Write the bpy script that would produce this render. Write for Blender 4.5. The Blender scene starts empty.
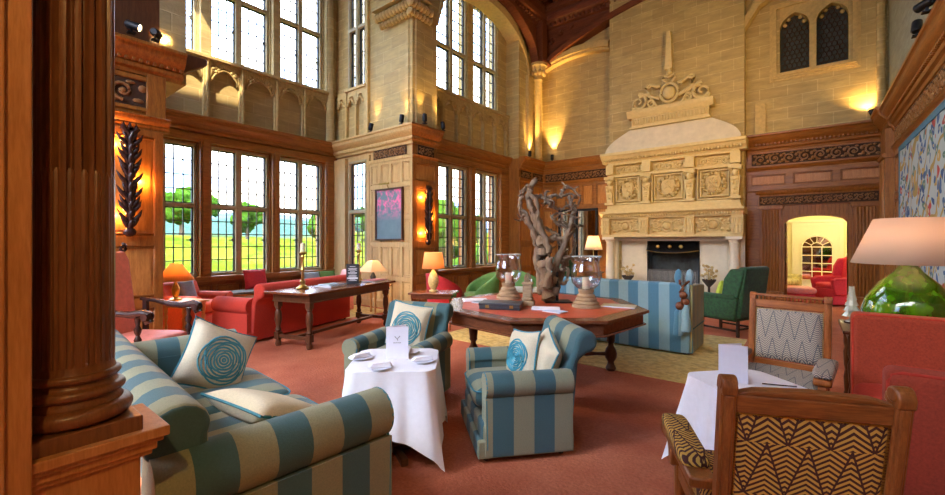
import bpy, math, random
from mathutils import Vector, Matrix, noise
random.seed(7)
PI = math.pi
S = bpy.context.scene
C = S.collection
rad = math.radians

# ------------------------------------------------------------------ materials
MATS = {}
def nt(name):
    m = bpy.data.materials.new(name); m.use_nodes = True
    n = m.node_tree; n.nodes.clear()
    o = n.nodes.new('ShaderNodeOutputMaterial'); b = n.nodes.new('ShaderNodeBsdfPrincipled')
    n.links.new(b.outputs[0], o.inputs[0])
    MATS[name] = m
    return m, n, b
def N(n, t, **kw):
    x = n.nodes.new(t)
    for k, v in kw.items():
        if k.startswith('i_'):
            x.inputs[k[2:].replace('_', ' ')].default_value = v
        else: setattr(x, k, v)
    return x
def mth(n, op, a, b=None, c=None):
    x = n.nodes.new('ShaderNodeMath'); x.operation = op
    for i, v in enumerate((a, b, c)):
        if v is None: continue
        if isinstance(v, (int, float)): x.inputs[i].default_value = v
        else: n.links.new(v, x.inputs[i])
    return x.outputs[0]
def mixc(n, f, a, b):
    x = n.nodes.new('ShaderNodeMix'); x.data_type = 'RGBA'
    for i, v in ((0, f), (6, a), (7, b)):
        if isinstance(v, (int, float)): x.inputs[i].default_value = v
        elif isinstance(v, tuple): x.inputs[i].default_value = (*v[:3], 1)
        else: n.links.new(v, x.inputs[i])
    return x.outputs[2]
def objco(n, scale=(1, 1, 1), rot=(0, 0, 0)):
    t = n.nodes.new('ShaderNodeTexCoord'); m = n.nodes.new('ShaderNodeMapping')
    m.inputs['Scale'].default_value = scale; m.inputs['Rotation'].default_value = rot
    n.links.new(t.outputs['Object'], m.inputs[0]); return m.outputs[0]
def sepxyz(n, v):
    s = n.nodes.new('ShaderNodeSeparateXYZ'); n.links.new(v, s.inputs[0]); return s.outputs
def noisef(n, vec, scale, detail=4, rough=.6):
    x = N(n, 'ShaderNodeTexNoise', i_Scale=scale, i_Detail=detail, i_Roughness=rough)
    n.links.new(vec, x.inputs['Vector']); return x.outputs[0]
def bump(n, b, h, strength=.3, dist=.01):
    x = N(n, 'ShaderNodeBump', i_Strength=strength, i_Distance=dist)
    n.links.new(h, x.inputs['Height']); n.links.new(x.outputs[0], b.inputs['Normal'])
def contrast(n, v, lo, hi):
    x = n.nodes.new('ShaderNodeMapRange'); x.inputs[1].default_value = lo; x.inputs[2].default_value = hi
    n.links.new(v, x.inputs[0]); return x.outputs[0]
def plain(name, col, rough=.6, metal=0, var=.12, nscale=30, bmp=0, **kw):
    m, n, b = nt(name)
    v = objco(n); f = contrast(n, noisef(n, v, nscale), .3, .7)
    c2 = tuple(min(1, c * (1 + var)) for c in col); c1 = tuple(c * (1 - var) for c in col)
    n.links.new(mixc(n, f, c1, c2), b.inputs['Base Color'])
    b.inputs['Roughness'].default_value = rough; b.inputs['Metallic'].default_value = metal
    if bmp: bump(n, b, f, bmp, .004)
    for k, x in kw.items(): b.inputs[k.replace('_', ' ')].default_value = x
    return m
def wood(name, c1, c2, rough=.35, axis='z', scale=1.0, bmp=.15):
    m, n, b = nt(name)
    sc = {'z': (9, 9, 1.0), 'x': (1.0, 9, 9), 'y': (9, 1.0, 9)}[axis]
    v = objco(n, tuple(s * scale for s in sc))
    f = contrast(n, noisef(n, v, 3.2, 6, .6), .22, .78)
    v2 = objco(n, tuple(s * scale * 6 for s in sc)); g = contrast(n, noisef(n, v2, 3, 3), .35, .65)
    ff = mth(n, 'ADD', mth(n, 'MULTIPLY', f, .7), mth(n, 'MULTIPLY', g, .3))
    n.links.new(mixc(n, ff, c1, c2), b.inputs['Base Color'])
    b.inputs['Roughness'].default_value = rough; b.inputs['Specular IOR Level'].default_value = .35
    bump(n, b, g, bmp, .002)
    return m
def stone_blocks(name, ca, cb, mortar, bw=.52, bh=.25):
    m, n, b = nt(name)
    p = sepxyz(n, objco(n)); u = mth(n, 'ADD', p[0], p[1])
    cx = n.nodes.new('ShaderNodeCombineXYZ'); n.links.new(u, cx.inputs[0]); n.links.new(p[2], cx.inputs[1])
    br = N(n, 'ShaderNodeTexBrick', i_Scale=1.0)
    br.inputs['Mortar Size'].default_value = .010; br.inputs['Brick Width'].default_value = bw; br.inputs['Row Height'].default_value = bh
    br.inputs['Mortar Smooth'].default_value = .3
    br.inputs['Color1'].default_value = (*ca, 1); br.inputs['Color2'].default_value = (*cb, 1); br.inputs['Mortar'].default_value = (*mortar, 1)
    br.offset_frequency = 2; br.squash = 1
    n.links.new(cx.outputs[0], br.inputs[0])
    v = objco(n, (.8, .8, 3.5)); f = contrast(n, noisef(n, v, 3.0, 6, .7), .3, .7)
    dark = tuple(c * .52 for c in ca)
    col = mixc(n, mth(n, 'MULTIPLY', f, .8), br.outputs[0], dark)
    n.links.new(col, b.inputs['Base Color']); b.inputs['Roughness'].default_value = .85
    h = mth(n, 'ADD', mth(n, 'MULTIPLY', br.outputs[1], -1.0), mth(n, 'MULTIPLY', noisef(n, objco(n), 25, 5), .5))
    bump(n, b, h, .5, .012)
    return m
def stripes(name, ca, cb, axis, w, off=0.0, cc=None, rough=.85):
    """woven stripe cloth, stripes counted along one local axis"""
    m, n, b = nt(name)
    p = sepxyz(n, objco(n)); a = p['XYZ'.index(axis)]
    a = mth(n, 'ADD', a, 50 * w * 2 + off)
    s = mth(n, 'FRACT', mth(n, 'DIVIDE', a, 2 * w))
    f = mth(n, 'GREATER_THAN', s, .5)
    col = mixc(n, f, ca, cb)
    if cc:
        e = mth(n, 'LESS_THAN', mth(n, 'ABSOLUTE', mth(n, 'SUBTRACT', s, .5)), .06)
        col = mixc(n, e, col, cc)
    t = contrast(n, noisef(n, objco(n), 160, 3), .3, .7)
    col = mixc(n, mth(n, 'MULTIPLY', t, .28), col, (.02, .04, .04))
    n.links.new(col, b.inputs['Base Color']); b.inputs['Roughness'].default_value = rough
    b.inputs['Sheen Weight'].default_value = .1
    bump(n, b, t, .25, .002)
    return m
def chevron(name, ca, cb, w=.055, h=.32, p=.028, k=.075):
    m, n, b = nt(name)
    q = sepxyz(n, objco(n))
    tri = mth(n, 'PINGPONG', mth(n, 'ADD', q[0], 5 * w * 2), w)
    tri = mth(n, 'DIVIDE', tri, w)
    zz = mth(n, 'ADD', q[2], mth(n, 'MULTIPLY', q[1], .8))
    zf = mth(n, 'FRACT', mth(n, 'DIVIDE', mth(n, 'ADD', zz, 10 * h + .1), h))
    reg = mth(n, 'LESS_THAN', tri, mth(n, 'SUBTRACT', 1.0, zf))
    sg = mth(n, 'SUBTRACT', mth(n, 'MULTIPLY', reg, 2), 1)
    s = mth(n, 'FRACT', mth(n, 'DIVIDE', mth(n, 'ADD', mth(n, 'ADD', zz, 10), mth(n, 'MULTIPLY', mth(n, 'MULTIPLY', tri, sg), k)), p))
    f = mth(n, 'GREATER_THAN', s, .48)
    edge = mth(n, 'LESS_THAN', mth(n, 'ABSOLUTE', mth(n, 'SUBTRACT', tri, mth(n, 'SUBTRACT', 1.0, zf))), .055)
    f = mth(n, 'MAXIMUM', mth(n, 'SUBTRACT', f, edge), 0)
    n.links.new(mixc(n, f, ca, cb), b.inputs['Base Color']); b.inputs['Roughness'].default_value = .8
    bump(n, b, noisef(n, objco(n), 220, 2), .2, .002)
    return m
def emis(name, col, st):
    m, n, b = nt(name); b.inputs['Base Color'].default_value = (*col, 1)
    b.inputs['Emission Color'].default_value = (*col, 1); b.inputs['Emission Strength'].default_value = st; return m
def shade_mat(name, col, em=0):
    m, n, b = nt(name)
    tr = N(n, 'ShaderNodeBsdfTranslucent'); tr.inputs[0].default_value = (*col, 1)
    b.inputs['Base Color'].default_value = (*col, 1); b.inputs['Roughness'].default_value = .9
    mx = N(n, 'ShaderNodeMixShader'); mx.inputs[0].default_value = .5
    o = [x for x in n.nodes if x.type == 'OUTPUT_MATERIAL'][0]
    n.links.new(b.outputs[0], mx.inputs[1]); n.links.new(tr.outputs[0], mx.inputs[2]); n.links.new(mx.outputs[0], o.inputs[0])
    return m
def clear_glass(name, tint=(1, 1, 1), gloss=.07):
    m, n, b = nt(name); n.nodes.remove(b)
    o = [x for x in n.nodes if x.type == 'OUTPUT_MATERIAL'][0]
    t = N(n, 'ShaderNodeBsdfTransparent'); t.inputs[0].default_value = (*tint, 1)
    g = N(n, 'ShaderNodeBsdfGlossy'); g.inputs['Roughness'].default_value = .03
    lw = N(n, 'ShaderNodeLayerWeight', i_Blend=.25)
    f = mth(n, 'ADD', mth(n, 'MULTIPLY', lw.outputs[1], .5), gloss)
    mx = N(n, 'ShaderNodeMixShader'); n.links.new(f, mx.inputs[0])
    n.links.new(t.outputs[0], mx.inputs[1]); n.links.new(g.outputs[0], mx.inputs[2]); n.links.new(mx.outputs[0], o.inputs[0])
    return m

wood('oak', (.13, .042, .008), (.46, .19, .040))
wood('oak_y', (.13, .042, .008), (.46, .19, .040), axis='y')
wood('oak_x', (.13, .042, .008), (.46, .19, .040), axis='x')
wood('oak_red', (.12, .034, .006), (.42, .16, .028))
wood('oak_red_x', (.12, .034, .006), (.42, .16, .028), axis='x')
wood('oak_pale', (.44, .27, .10), (.70, .49, .22), rough=.45)
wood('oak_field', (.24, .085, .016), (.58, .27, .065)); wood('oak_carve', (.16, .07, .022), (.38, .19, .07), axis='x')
wood('oak_dark', (.05, .018, .009), (.13, .05, .022), rough=.3)
wood('oak_column', (.07, .022, .009), (.24, .092, .034), rough=.32)
wood('oak_orange', (.30, .11, .03), (.56, .25, .085), rough=.4)
wood('roof_wood', (.08, .018, .008), (.25, .075, .025), axis='x', rough=.5)
wood('mahogany', (.09, .026, .012), (.21, .07, .03), rough=.2, axis='x')
wood('chair_oak', (.12, .032, .008), (.42, .14, .032), rough=.3, axis='x')
wood('chair_oak_z', (.12, .032, .008), (.42, .14, .032), rough=.3)
wood('ebony', (.02, .012, .012), (.06, .03, .025), rough=.25)
wood('gilt_wood', (.50, .26, .07), (.72, .43, .14), rough=.35)
wood('driftwood', (.10, .065, .04), (.34, .25, .165), rough=.75, scale=1.6, bmp=.6)
wood('turned_wood', (.20, .13, .075), (.42, .30, .18), rough=.6, axis='x')
stone_blocks('stone', (.62, .46, .19), (.50, .36, .145), (.72, .56, .27))
stone_blocks('stone_grey', (.46, .35, .16), (.37, .27, .12), (.50, .39, .19))
stone_blocks('stone_green', (.42, .44, .33), (.38, .41, .30), (.45, .47, .36), bw=.9, bh=.5)
plain('stone_trim', (.56, .40, .16), .8, var=.15, nscale=14, bmp=.2)
plain('stone_trim_dark', (.40, .29, .12), .8, var=.2, nscale=14, bmp=.2)
plain('carved_stone', (.66, .51, .23), .75, var=.08, nscale=14, bmp=.05)
plain('hood_stone', (.64, .55, .38), .7, var=.1, nscale=6, bmp=.1)
plain('column_stone', (.74, .68, .52), .55, var=.06, nscale=9)
plain('firebox', (.035, .045, .045), .7, var=.5, nscale=6)
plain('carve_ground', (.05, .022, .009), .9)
plain('leather_red', (.50, .085, .040), .35, var=.15, nscale=8)
plain('black_iron', (.015, .015, .018), .45, .6, var=.2)
plain('lead', (.10, .10, .10), .5, .5, var=.2)
plain('brass', (.55, .38, .12), .3, 1, var=.1)
plain('window_frame', (.40, .34, .20), .6, var=.15)
plain('window_frame_wood', (.30, .19, .08), .5, var=.2)
plain('red_cloth', (.48, .040, .022), .9, var=.16, nscale=70, bmp=.15)
plain('red_cloth_dull', (.34, .050, .024), .9, var=.22, nscale=90, bmp=.15)
plain('pink_leather', (.76, .24, .18), .45, var=.12, nscale=20)
plain('orange_red', (.66, .10, .045), .7, var=.12, nscale=40)
plain('crimson', (.50, .02, .03), .8, var=.15)
plain('green_velvet', (.012, .065, .016), .75, var=.6, nscale=22, bmp=.25, Sheen_Weight=.15)
plain('green_cloth', (.10, .24, .06), .85, var=.2, nscale=40)
plain('lime_cloth', (.45, .55, .04), .8)
plain('linen_cream', (.62, .54, .38), .9, var=.1, nscale=120, bmp=.15)
plain('linen_grey', (.25, .29, .31), .9)
plain('teal_piping', (.03, .20, .26), .7)
plain('teal_thread', (.05, .27, .34), .7)
plain('white_cloth', (.80, .80, .86), .85, var=.03)
plain('white_paper', (.78, .79, .90), .6, var=.02)
plain('card_blue', (.50, .62, .85), .6, var=.02)
plain('paper_ink', (.15, .15, .17), .6)
plain('wax', (.85, .80, .62), .5, var=.03, Subsurface_Weight=.2)
plain('radiator', (.55, .55, .50), .4, var=.05)
plain('book_black', (.03, .035, .045), .35)
plain('book_red', (.45, .08, .10), .5)
plain('book_blue', (.20, .30, .42), .5)
plain('cream_wall', (.80, .72, .36), .8, var=.04, nscale=5)
plain('cream_paint', (.82, .78, .50), .6, var=.03)
plain('yellow_floral', (.55, .48, .20), .9, var=.35, nscale=18)
plain('blue_border', (.07, .20, .30), .9, var=.15)
plain('ceramic_gold', (.60, .45, .18), .35, var=.35, nscale=35)
plain('iron_base', (.05, .045, .04), .5, .4)
stripes('stripe_x', (.050, .125, .140), (.27, .27, .165), 'X', .145, off=.0725)
stripes('stripe_y', (.050, .125, .140), (.27, .27, .165), 'Y', .145, off=.03)
stripes('stripe_x_light', (.11, .27, .34), (.28, .37, .36), 'X', .09, off=.04)
stripes('stripe_y_light', (.11, .27, .34), (.28, .37, .36), 'Y', .09)
stripes('knole_x', (.075, .22, .33), (.26, .43, .50), 'X', .135)
stripes('knole_y', (.14, .30, .40), (.46, .44, .20), 'Y', .045, cc=(.5, .5, .42))
chevron('chevron_gold', (.060, .014, .008), (.62, .36, .06), w=.060, h=.21, p=.0215, k=.045)
chevron('chevron_grey', (.10, .11, .14), (.46, .42, .36), w=.050, h=.26, p=.017, k=.040)
shade_mat('shade_cream', (.85, .70, .48)); shade_mat('shade_white', (.88, .80, .66)); shade_mat('shade_grey', (.72, .58, .47)); shade_mat('shade_orange', (.90, .55, .25))
clear_glass('pane_glass'); clear_glass('lantern_glass', (.98, .99, 1), .13)
m, n, b = nt('mirror'); b.inputs['Metallic'].default_value = 1; b.inputs['Roughness'].default_value = .04; b.inputs['Base Color'].default_value = (.8, .8, .78, 1)
m, n, b = nt('green_glass')
f = contrast(n, noisef(n, objco(n), 7, 2), .35, .65)
n.links.new(mixc(n, f, (.002, .085, .004), (.12, .34, .006)), b.inputs['Base Color'])
b.inputs['Roughness'].default_value = .05; b.inputs['Transmission Weight'].default_value = .35; b.inputs['Coat Weight'].default_value = 1
bump(n, b, noisef(n, objco(n), 5, 1), .5, .05)
m, n, b = nt('crystal'); b.inputs['Base Color'].default_value = (.6, .66, .62, 1); b.inputs['Roughness'].default_value = .12; b.inputs['Transmission Weight'].default_value = .5
# carpet
m, n, b = nt('carpet')
f1 = contrast(n, noisef(n, objco(n), 1.3, 4), .3, .7); f2 = contrast(n, noisef(n, objco(n), 45, 3), .3, .7)
c = mixc(n, f1, (.40, .085, .032), (.66, .21, .10)); c = mixc(n, mth(n, 'MULTIPLY', f2, .5), c, (.27, .05, .018))
n.links.new(c, b.inputs['Base Color']); b.inputs['Roughness'].default_value = .95; bump(n, b, f2, .5, .01)
# rug
m, n, b = nt('gold_rug')
f1 = contrast(n, noisef(n, objco(n, (2, 6, 1)), 4, 5), .35, .65); f2 = contrast(n, noisef(n, objco(n), 12, 4), .45, .6)
c = mixc(n, f1, (.60, .41, .11), (.76, .58, .23)); c = mixc(n, mth(n, 'MULTIPLY', f2, .5), c, (.36, .24, .08))
n.links.new(c, b.inputs['Base Color']); b.inputs['Roughness'].default_value = .95; bump(n, b, f2, .3, .008)
# tapestry: pale ground with curling stems, red, blue and ochre leaves
m, n, b = nt('tapestry')
q = sepxyz(n, objco(n)); cv = n.nodes.new('ShaderNodeCombineXYZ'); n.links.new(q[1], cv.inputs[0]); n.links.new(q[2], cv.inputs[1])
w1 = N(n, 'ShaderNodeTexNoise', i_Scale=2.2, i_Detail=2.0); n.links.new(cv.outputs[0], w1.inputs['Vector'])
vo = N(n, 'ShaderNodeTexVoronoi', i_Scale=6.8); ad = n.nodes.new('ShaderNodeVectorMath'); ad.operation = 'MULTIPLY_ADD'
n.links.new(w1.outputs[1], ad.inputs[0]); ad.inputs[1].default_value = (.5, .5, 0); n.links.new(cv.outputs[0], ad.inputs[2]); n.links.new(ad.outputs[0], vo.inputs['Vector'])
leaf = mth(n, 'LESS_THAN', vo.outputs['Distance'], .46); leaf2 = mth(n, 'LESS_THAN', vo.outputs['Distance'], .2)
rp = n.nodes.new('ShaderNodeValToRGB'); rp.color_ramp.interpolation = 'CONSTANT'
el = rp.color_ramp.elements; el[0].color = (.05, .12, .26, 1); el[1].position = .3; el[1].color = (.10, .20, .16, 1)
for pp, cc in ((.5, (.45, .30, .08, 1)), (.68, (.42, .06, .05, 1)), (.84, (.04, .09, .22, 1))): e = el.new(pp); e.color = cc
sc = n.nodes.new('ShaderNodeSeparateColor'); n.links.new(vo.outputs['Color'], sc.inputs[0]); n.links.new(sc.outputs[0], rp.inputs[0])
wv = N(n, 'ShaderNodeTexWave', i_Scale=1.3, i_Distortion=9.0, i_Detail=1.5); wv.bands_direction = 'DIAGONAL'; n.links.new(cv.outputs[0], wv.inputs['Vector'])
stem = mth(n, 'GREATER_THAN', wv.outputs[1], .90)
c = mixc(n, stem, (.40, .48, .48), (.36, .26, .08)); c = mixc(n, leaf, c, rp.outputs[0]); c = mixc(n, leaf2, c, (.50, .45, .30))
n.links.new(c, b.inputs['Base Color']); b.inputs['Roughness'].default_value = .95
# small oil of pink blooms on a slate ground
m, n, b = nt('painting')
q = sepxyz(n, objco(n)); f = contrast(n, noisef(n, objco(n), 9, 3), .45, .62)
up = contrast(n, q[2], 1.95, 2.3); v = noisef(n, objco(n), 5, 3)
c = mixc(n, v, (.08, .14, .18), (.16, .26, .30)); c = mixc(n, mth(n, 'MULTIPLY', f, up), c, (.85, .16, .36))
n.links.new(c, b.inputs['Base Color']); b.inputs['Roughness'].default_value = .5
# landscape
m, n, b = nt('meadow')
f1 = contrast(n, noisef(n, objco(n, (.05, .05, .4)), 3, 6, .7), .4, .6); f2 = contrast(n, noisef(n, objco(n), .9, 5), .35, .65)
c = mixc(n, f1, (.040, .062, .003), (.095, .105, .010)); c = mixc(n, mth(n, 'MULTIPLY', f2, .7), c, (.012, .032, .004))
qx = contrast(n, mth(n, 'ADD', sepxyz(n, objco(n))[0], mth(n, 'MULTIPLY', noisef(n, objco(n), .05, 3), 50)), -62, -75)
c = mixc(n, qx, c, mixc(n, f2, (.014, .036, .030), (.035, .065, .05)))  # far slope turns to woodland, blued to stand for distance haze
n.links.new(c, b.inputs['Base Color']); b.inputs['Roughness'].default_value = .9
plain('hazy_far_wood', (.04, .075, .095), .9, var=.4, nscale=.15)  # woodland colour with the blue of distance haze mixed in
plain('leaves', (.022, .06, .006), .8, var=.6, nscale=4)
plain('bark', (.10, .07, .04), .9)

for k_ in ('meadow', 'leaves', 'hazy_far_wood'):
    for x_ in MATS[k_].node_tree.nodes:
        if x_.type == 'BSDF_PRINCIPLED': x_.inputs['Specular IOR Level'].default_value = 0
# ------------------------------------------------------------------ geometry collector
class G:
    def __init__(s, M=None): s.v = []; s.f = []; s.M = M
    def part(s, k, m):
        if not hasattr(s, 'sub'): s.sub = {}
        if k not in s.sub: s.sub[k] = (G(s.M), m)
        return s.sub[k][0]
    def pt(s, p):
        return s.M(*p) if s.M else (p[0], p[1], p[2])
    def add(s, vs, fs, X=None):
        o = len(s.v)
        for p in vs:
            p = X @ Vector(p) if X is not None else p
            s.v.append(s.pt(p))
        s.f += [tuple(i + o for i in q) for q in fs]
    def box(s, x0, x1, y0, y1, z0, z1, X=None):
        s.add([(x, y, z) for x in (x0, x1) for y in (y0, y1) for z in (z0, z1)],
              [(0, 1, 3, 2), (4, 6, 7, 5), (0, 4, 5, 1), (2, 3, 7, 6), (0, 2, 6, 4), (1, 5, 7, 3)], X)
        return s
    def cbox(s, c, d, X=None):
        return s.box(c[0]-d[0]/2, c[0]+d[0]/2, c[1]-d[1]/2, c[1]+d[1]/2, c[2]-d[2]/2, c[2]+d[2]/2, X)
    def prism(s, out, a0, a1, axis='y', X=None):
        """outline in the two other axes, pushed along axis"""
        def mk(p, t): return {'x': (t, p[0], p[1]), 'y': (p[0], t, p[1]), 'z': (p[0], p[1], t)}[axis]
        k = len(out); vs = [mk(p, a0) for p in out] + [mk(p, a1) for p in out]
        fs = [tuple(range(k)), tuple(range(2*k-1, k-1, -1))] + [(i, (i+1) % k, k+(i+1) % k, k+i) for i in range(k)]
        s.add(vs, fs, X); return s
    def lathe(s, prof, c=(0, 0, 0), n=20, X=None, flute=0, fd=0):
        vs = []; fs = []
        for r, z in prof:
            for i in range(n):
                a = 2*PI*i/n; rr = r
                if flute: rr = r - fd*max(0, math.sin(a*flute))**.6 if math.sin(a*flute) > 0 else r
                vs.append((c[0]+rr*math.cos(a), c[1]+rr*math.sin(a), c[2]+z))
        for j in range(len(prof)-1):
            for i in range(n): fs.append((j*n+i, j*n+(i+1) % n, (j+1)*n+(i+1) % n, (j+1)*n+i))
        if prof[0][0] > 1e-4: fs.append(tuple(range(n-1, -1, -1)))
        if prof[-1][0] > 1e-4: fs.append(tuple((len(prof)-1)*n+i for i in range(n)))
        s.add(vs, fs, X); return s
    def tube(s, pts, r, n=8, X=None, closed=False):
        pts = [Vector(p) for p in pts]; k = len(pts); vs = []; fs = []
        rs = r if isinstance(r, (list, tuple)) else [r]*k
        ref = Vector((0, 0, 1))
        for i, p in enumerate(pts):
            if closed: t = (pts[(i+1) % k]-pts[i-1])
            else: t = pts[min(i+1, k-1)]-pts[max(i-1, 0)]
            if t.length < 1e-9: t = Vector((0, 0, 1))
            t.normalize(); u = t.cross(ref)
            if u.length < .15: u = t.cross(Vector((0, 1, 0)))
            if u.length < .15: u = t.cross(Vector((1, 0, 0)))
            u.normalize(); w = t.cross(u)
            for j in range(n):
                a = 2*PI*j/n; vs.append(tuple(p + rs[i]*(math.cos(a)*u + math.sin(a)*w)))
        for i in range(k if closed else k-1):
            i2 = (i+1) % k
            for j in range(n): fs.append((i*n+j, i*n+(j+1) % n, i2*n+(j+1) % n, i2*n+j))
        if not closed: fs.append(tuple(range(n-1, -1, -1))); fs.append(tuple((k-1)*n+j for j in range(n)))
        s.add(vs, fs, X); return s
    def ball(s, c, r, n=10, m=6, X=None):
        r = r if isinstance(r, tuple) else (r, r, r)
        vs = [(c[0], c[1], c[2]-r[2])]; fs = []
        for j in range(1, m):
            b = -PI/2+PI*j/m
            for i in range(n): a = 2*PI*i/n; vs.append((c[0]+r[0]*math.cos(b)*math.cos(a), c[1]+r[1]*math.cos(b)*math.sin(a), c[2]+r[2]*math.sin(b)))
        vs.append((c[0], c[1], c[2]+r[2])); L = len(vs)-1
        for i in range(n):
            fs.append((0, 1+(i+1) % n, 1+i)); fs.append((L, L-n+i, L-n+(i+1) % n))
            for j in range(m-2): a = 1+j*n; fs.append((a+i, a+(i+1) % n, a+n+(i+1) % n, a+n+i))
        s.add(vs, fs, X); return s
    def surf(s, fn, nu, nv, X=None, closeu=False):
        vs = [fn(i/(nu if closeu else nu-1), j/(nv-1)) for j in range(nv) for i in range(nu)]; fs = []
        for j in range(nv-1):
            for i in range(nu if closeu else nu-1):
                fs.append((j*nu+i, j*nu+(i+1) % nu, (j+1)*nu+(i+1) % nu, (j+1)*nu+i))
        s.add(vs, fs, X); return s
    def build(s, name, mat, parent=None, bev=0, seg=2, smooth=40, sub=0, solid=0):
        me = bpy.data.meshes.new(name); me.from_pydata(s.v, [], s.f); me.update()
        import bmesh
        bm = bmesh.new(); bm.from_mesh(me); bmesh.ops.recalc_face_normals(bm, faces=bm.faces); bm.to_mesh(me); bm.free()
        me.materials.append(MATS[mat])
        o = bpy.data.objects.new(name, me); C.objects.link(o)
        if parent: o.parent = parent
        if smooth:
            me.shade_smooth()
            me.set_sharp_from_angle(angle=rad(smooth))
        for k_, (g_, m_) in getattr(s, 'sub', {}).items():
            g_.build(k_, m_, o, smooth=50)
        if solid: q = o.modifiers.new('s', 'SOLIDIFY'); q.thickness = solid
        if bev:
            q = o.modifiers.new('b', 'BEVEL'); q.width = bev; q.segments = seg; q.limit_method = 'ANGLE'; q.angle_limit = rad(35)
        if sub: q = o.modifiers.new('u', 'SUBSURF'); q.levels = sub; q.render_levels = sub
        return o
def FM(x, y, z): return (x, -y, z)
def MX(p): return lambda x, y, z: (p+y, x, z)      # wall facing +X
def MYm(p): return lambda x, y, z: (x, p-y, z)     # wall facing -Y
def MXm(p): return lambda x, y, z: (p-y, x, z)     # wall facing -X
def tag(o, label, cat, group=None):
    o['label'] = label; o['category'] = cat
    if group: o['group'] = group
    return o
def thing(name, loc, rz, label, cat, group=None):
    o = bpy.data.objects.new(name, None); C.objects.link(o); o.location = loc; o.rotation_euler = (0, 0, rz)
    o.empty_display_size = .1
    return tag(o, label, cat, group)
def struct(o): o['kind'] = 'structure'; return o
def copy_tree(o, parent=None):
    c = o.copy(); C.objects.link(c)
    if parent: c.parent = parent
    for ch in [x for x in bpy.data.objects if x.parent == o and x != c]: copy_tree(ch, c)
    return c
def dup(o, loc, rz, label, sc=None):
    c = copy_tree(o); c.location = loc; c.rotation_euler = (o.rotation_euler[0], o.rotation_euler[1], rz); c['label'] = label
    if sc: c.scale = sc
    return c
def RZ(a): return Matrix.Rotation(a, 4, 'Z')
def RX(a): return Matrix.Rotation(a, 4, 'X')
def RY(a): return Matrix.Rotation(a, 4, 'Y')
def TR(*p): return Matrix.Translation(p)
def spiral(c, r, turns, d=1, a0=0, y=0, k=26):
    """scroll in the local xz plane"""
    out = []
    for i in range(k):
        t = i/(k-1); a = a0 + d*t*turns*2*PI; q = r*(1-.86*t)
        out.append((c[0]+q*math.cos(a), y, c[1]+q*math.sin(a)))
    return out
def wallcells(g, u0, u1, z0, z1, y0, y1, holes):
    us = sorted({u0, u1} | {h[i] for h in holes for i in (0, 1) if u0 < h[i] < u1})
    zs = sorted({z0, z1} | {h[i] for h in holes for i in (2, 3) if z0 < h[i] < z1})
    for a, b_ in zip(us, us[1:]):
        run = None
        for c_, d in zip(zs, zs[1:]):
            mu, mz = (a+b_)/2, (c_+d)/2
            hole = any(h[0] < mu < h[1] and h[2] < mz < h[3] for h in holes)
            if hole:
                if run: g.box(a, b_, y0, y1, run[0], run[1]); run = None
            else: run = [run[0], d] if run else [c_, d]
        if run: g.box(a, b_, y0, y1, run[0], run[1])
def archtop(g, u0, u1, zs, zt, ztop, y0, y1, k=14, pointed=.0):
    """fills the rectangle u0..u1, zs..ztop above an arch springing at zs and crowned at zt"""
    pts = []
    for i in range(k+1):
        t = i/k; x = 2*t-1
        h = math.sqrt(max(0, 1-x*x)); h = h*(1-pointed)+pointed*(1-abs(x))
        pts.append((u0+(u1-u0)*t, zs+(zt-zs)*h))
    for (a, za), (b_, zb) in zip(pts, pts[1:]):
        g.prism([(a, za), (b_, zb), (b_, ztop), (a, ztop)], y0, y1, 'y')
    return pts

# ================================================================== SETTING
XW, X1, Y0, Y1, YB, XR = -9.4, -6.56, 1.75, 6.2, 11.8, 1.26
ZC, ZR = 3.94, 9.2
struct(G().box(-9.9, 1.7, -8, 11.95, -.08, 0).build('floor', 'carpet', smooth=0))
struct(G().box(X1-.6, 1.7, -4.3, 12.3, ZR, ZR+.15).box(-9.75, X1-.6, Y0-.3, Y1+.12, ZR, ZR+.15).box(-7.35, X1-.6, Y1+.12, 12.3, ZR, ZR+.15).build('ceiling', 'roof_wood', smooth=0))

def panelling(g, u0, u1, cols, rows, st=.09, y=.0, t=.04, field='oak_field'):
    """rows = list of z boundaries; stiles and rails standing proud with bevelled fields"""
    g.box(u0, u1, y, y+.015, rows[0], rows[-1])
    w = (u1-u0)/cols
    for i in range(cols+1):
        c = u0+i*w; a = max(u0, c-st/2) if i else u0; b_ = min(u1, c+st/2) if i < cols else u1
        if i == 0: b_ = u0+st*.7
        if i == cols: a = u1-st*.7
        g.box(a, b_, y, y+t, rows[0], rows[-1])
    for j, z in enumerate(rows):
        a = z-st/2; b_ = z+st/2
        if j == 0: a, b_ = z, z+st
        if j == len(rows)-1: a, b_ = z-st*.7, z
        g.box(u0, u1, y, y+t+.001, a, b_)
    for i in range(cols):
        for j in range(len(rows)-1):
            a, b_ = u0+i*w+st*.62, u0+(i+1)*w-st*.62; c, d = rows[j]+(st if j == 0 else st*.55)+.012, rows[j+1]-(st*.7 if j == len(rows)-2 else st*.55)-.012
            if b_-a < .06 or d-c < .06: continue
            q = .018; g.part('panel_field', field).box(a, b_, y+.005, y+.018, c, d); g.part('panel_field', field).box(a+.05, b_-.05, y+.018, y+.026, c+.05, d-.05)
            for (p0, p1, r0, r1) in ((a, b_, c, c+q), (a, b_, d-q, d), (a, a+q, c, d), (b_-q, b_, c, d)):
                g.box(p0, p1, y+.012, y+.036, r0, r1)
CORN = [(0, .0), (.05, 0), (.06, .05), (.10, .07), (.11, .12), (.09, .14), (.16, .20), (.20, .25), (.21, .31), (.24, .33), (.24, .37), (0, .37)]
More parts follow.
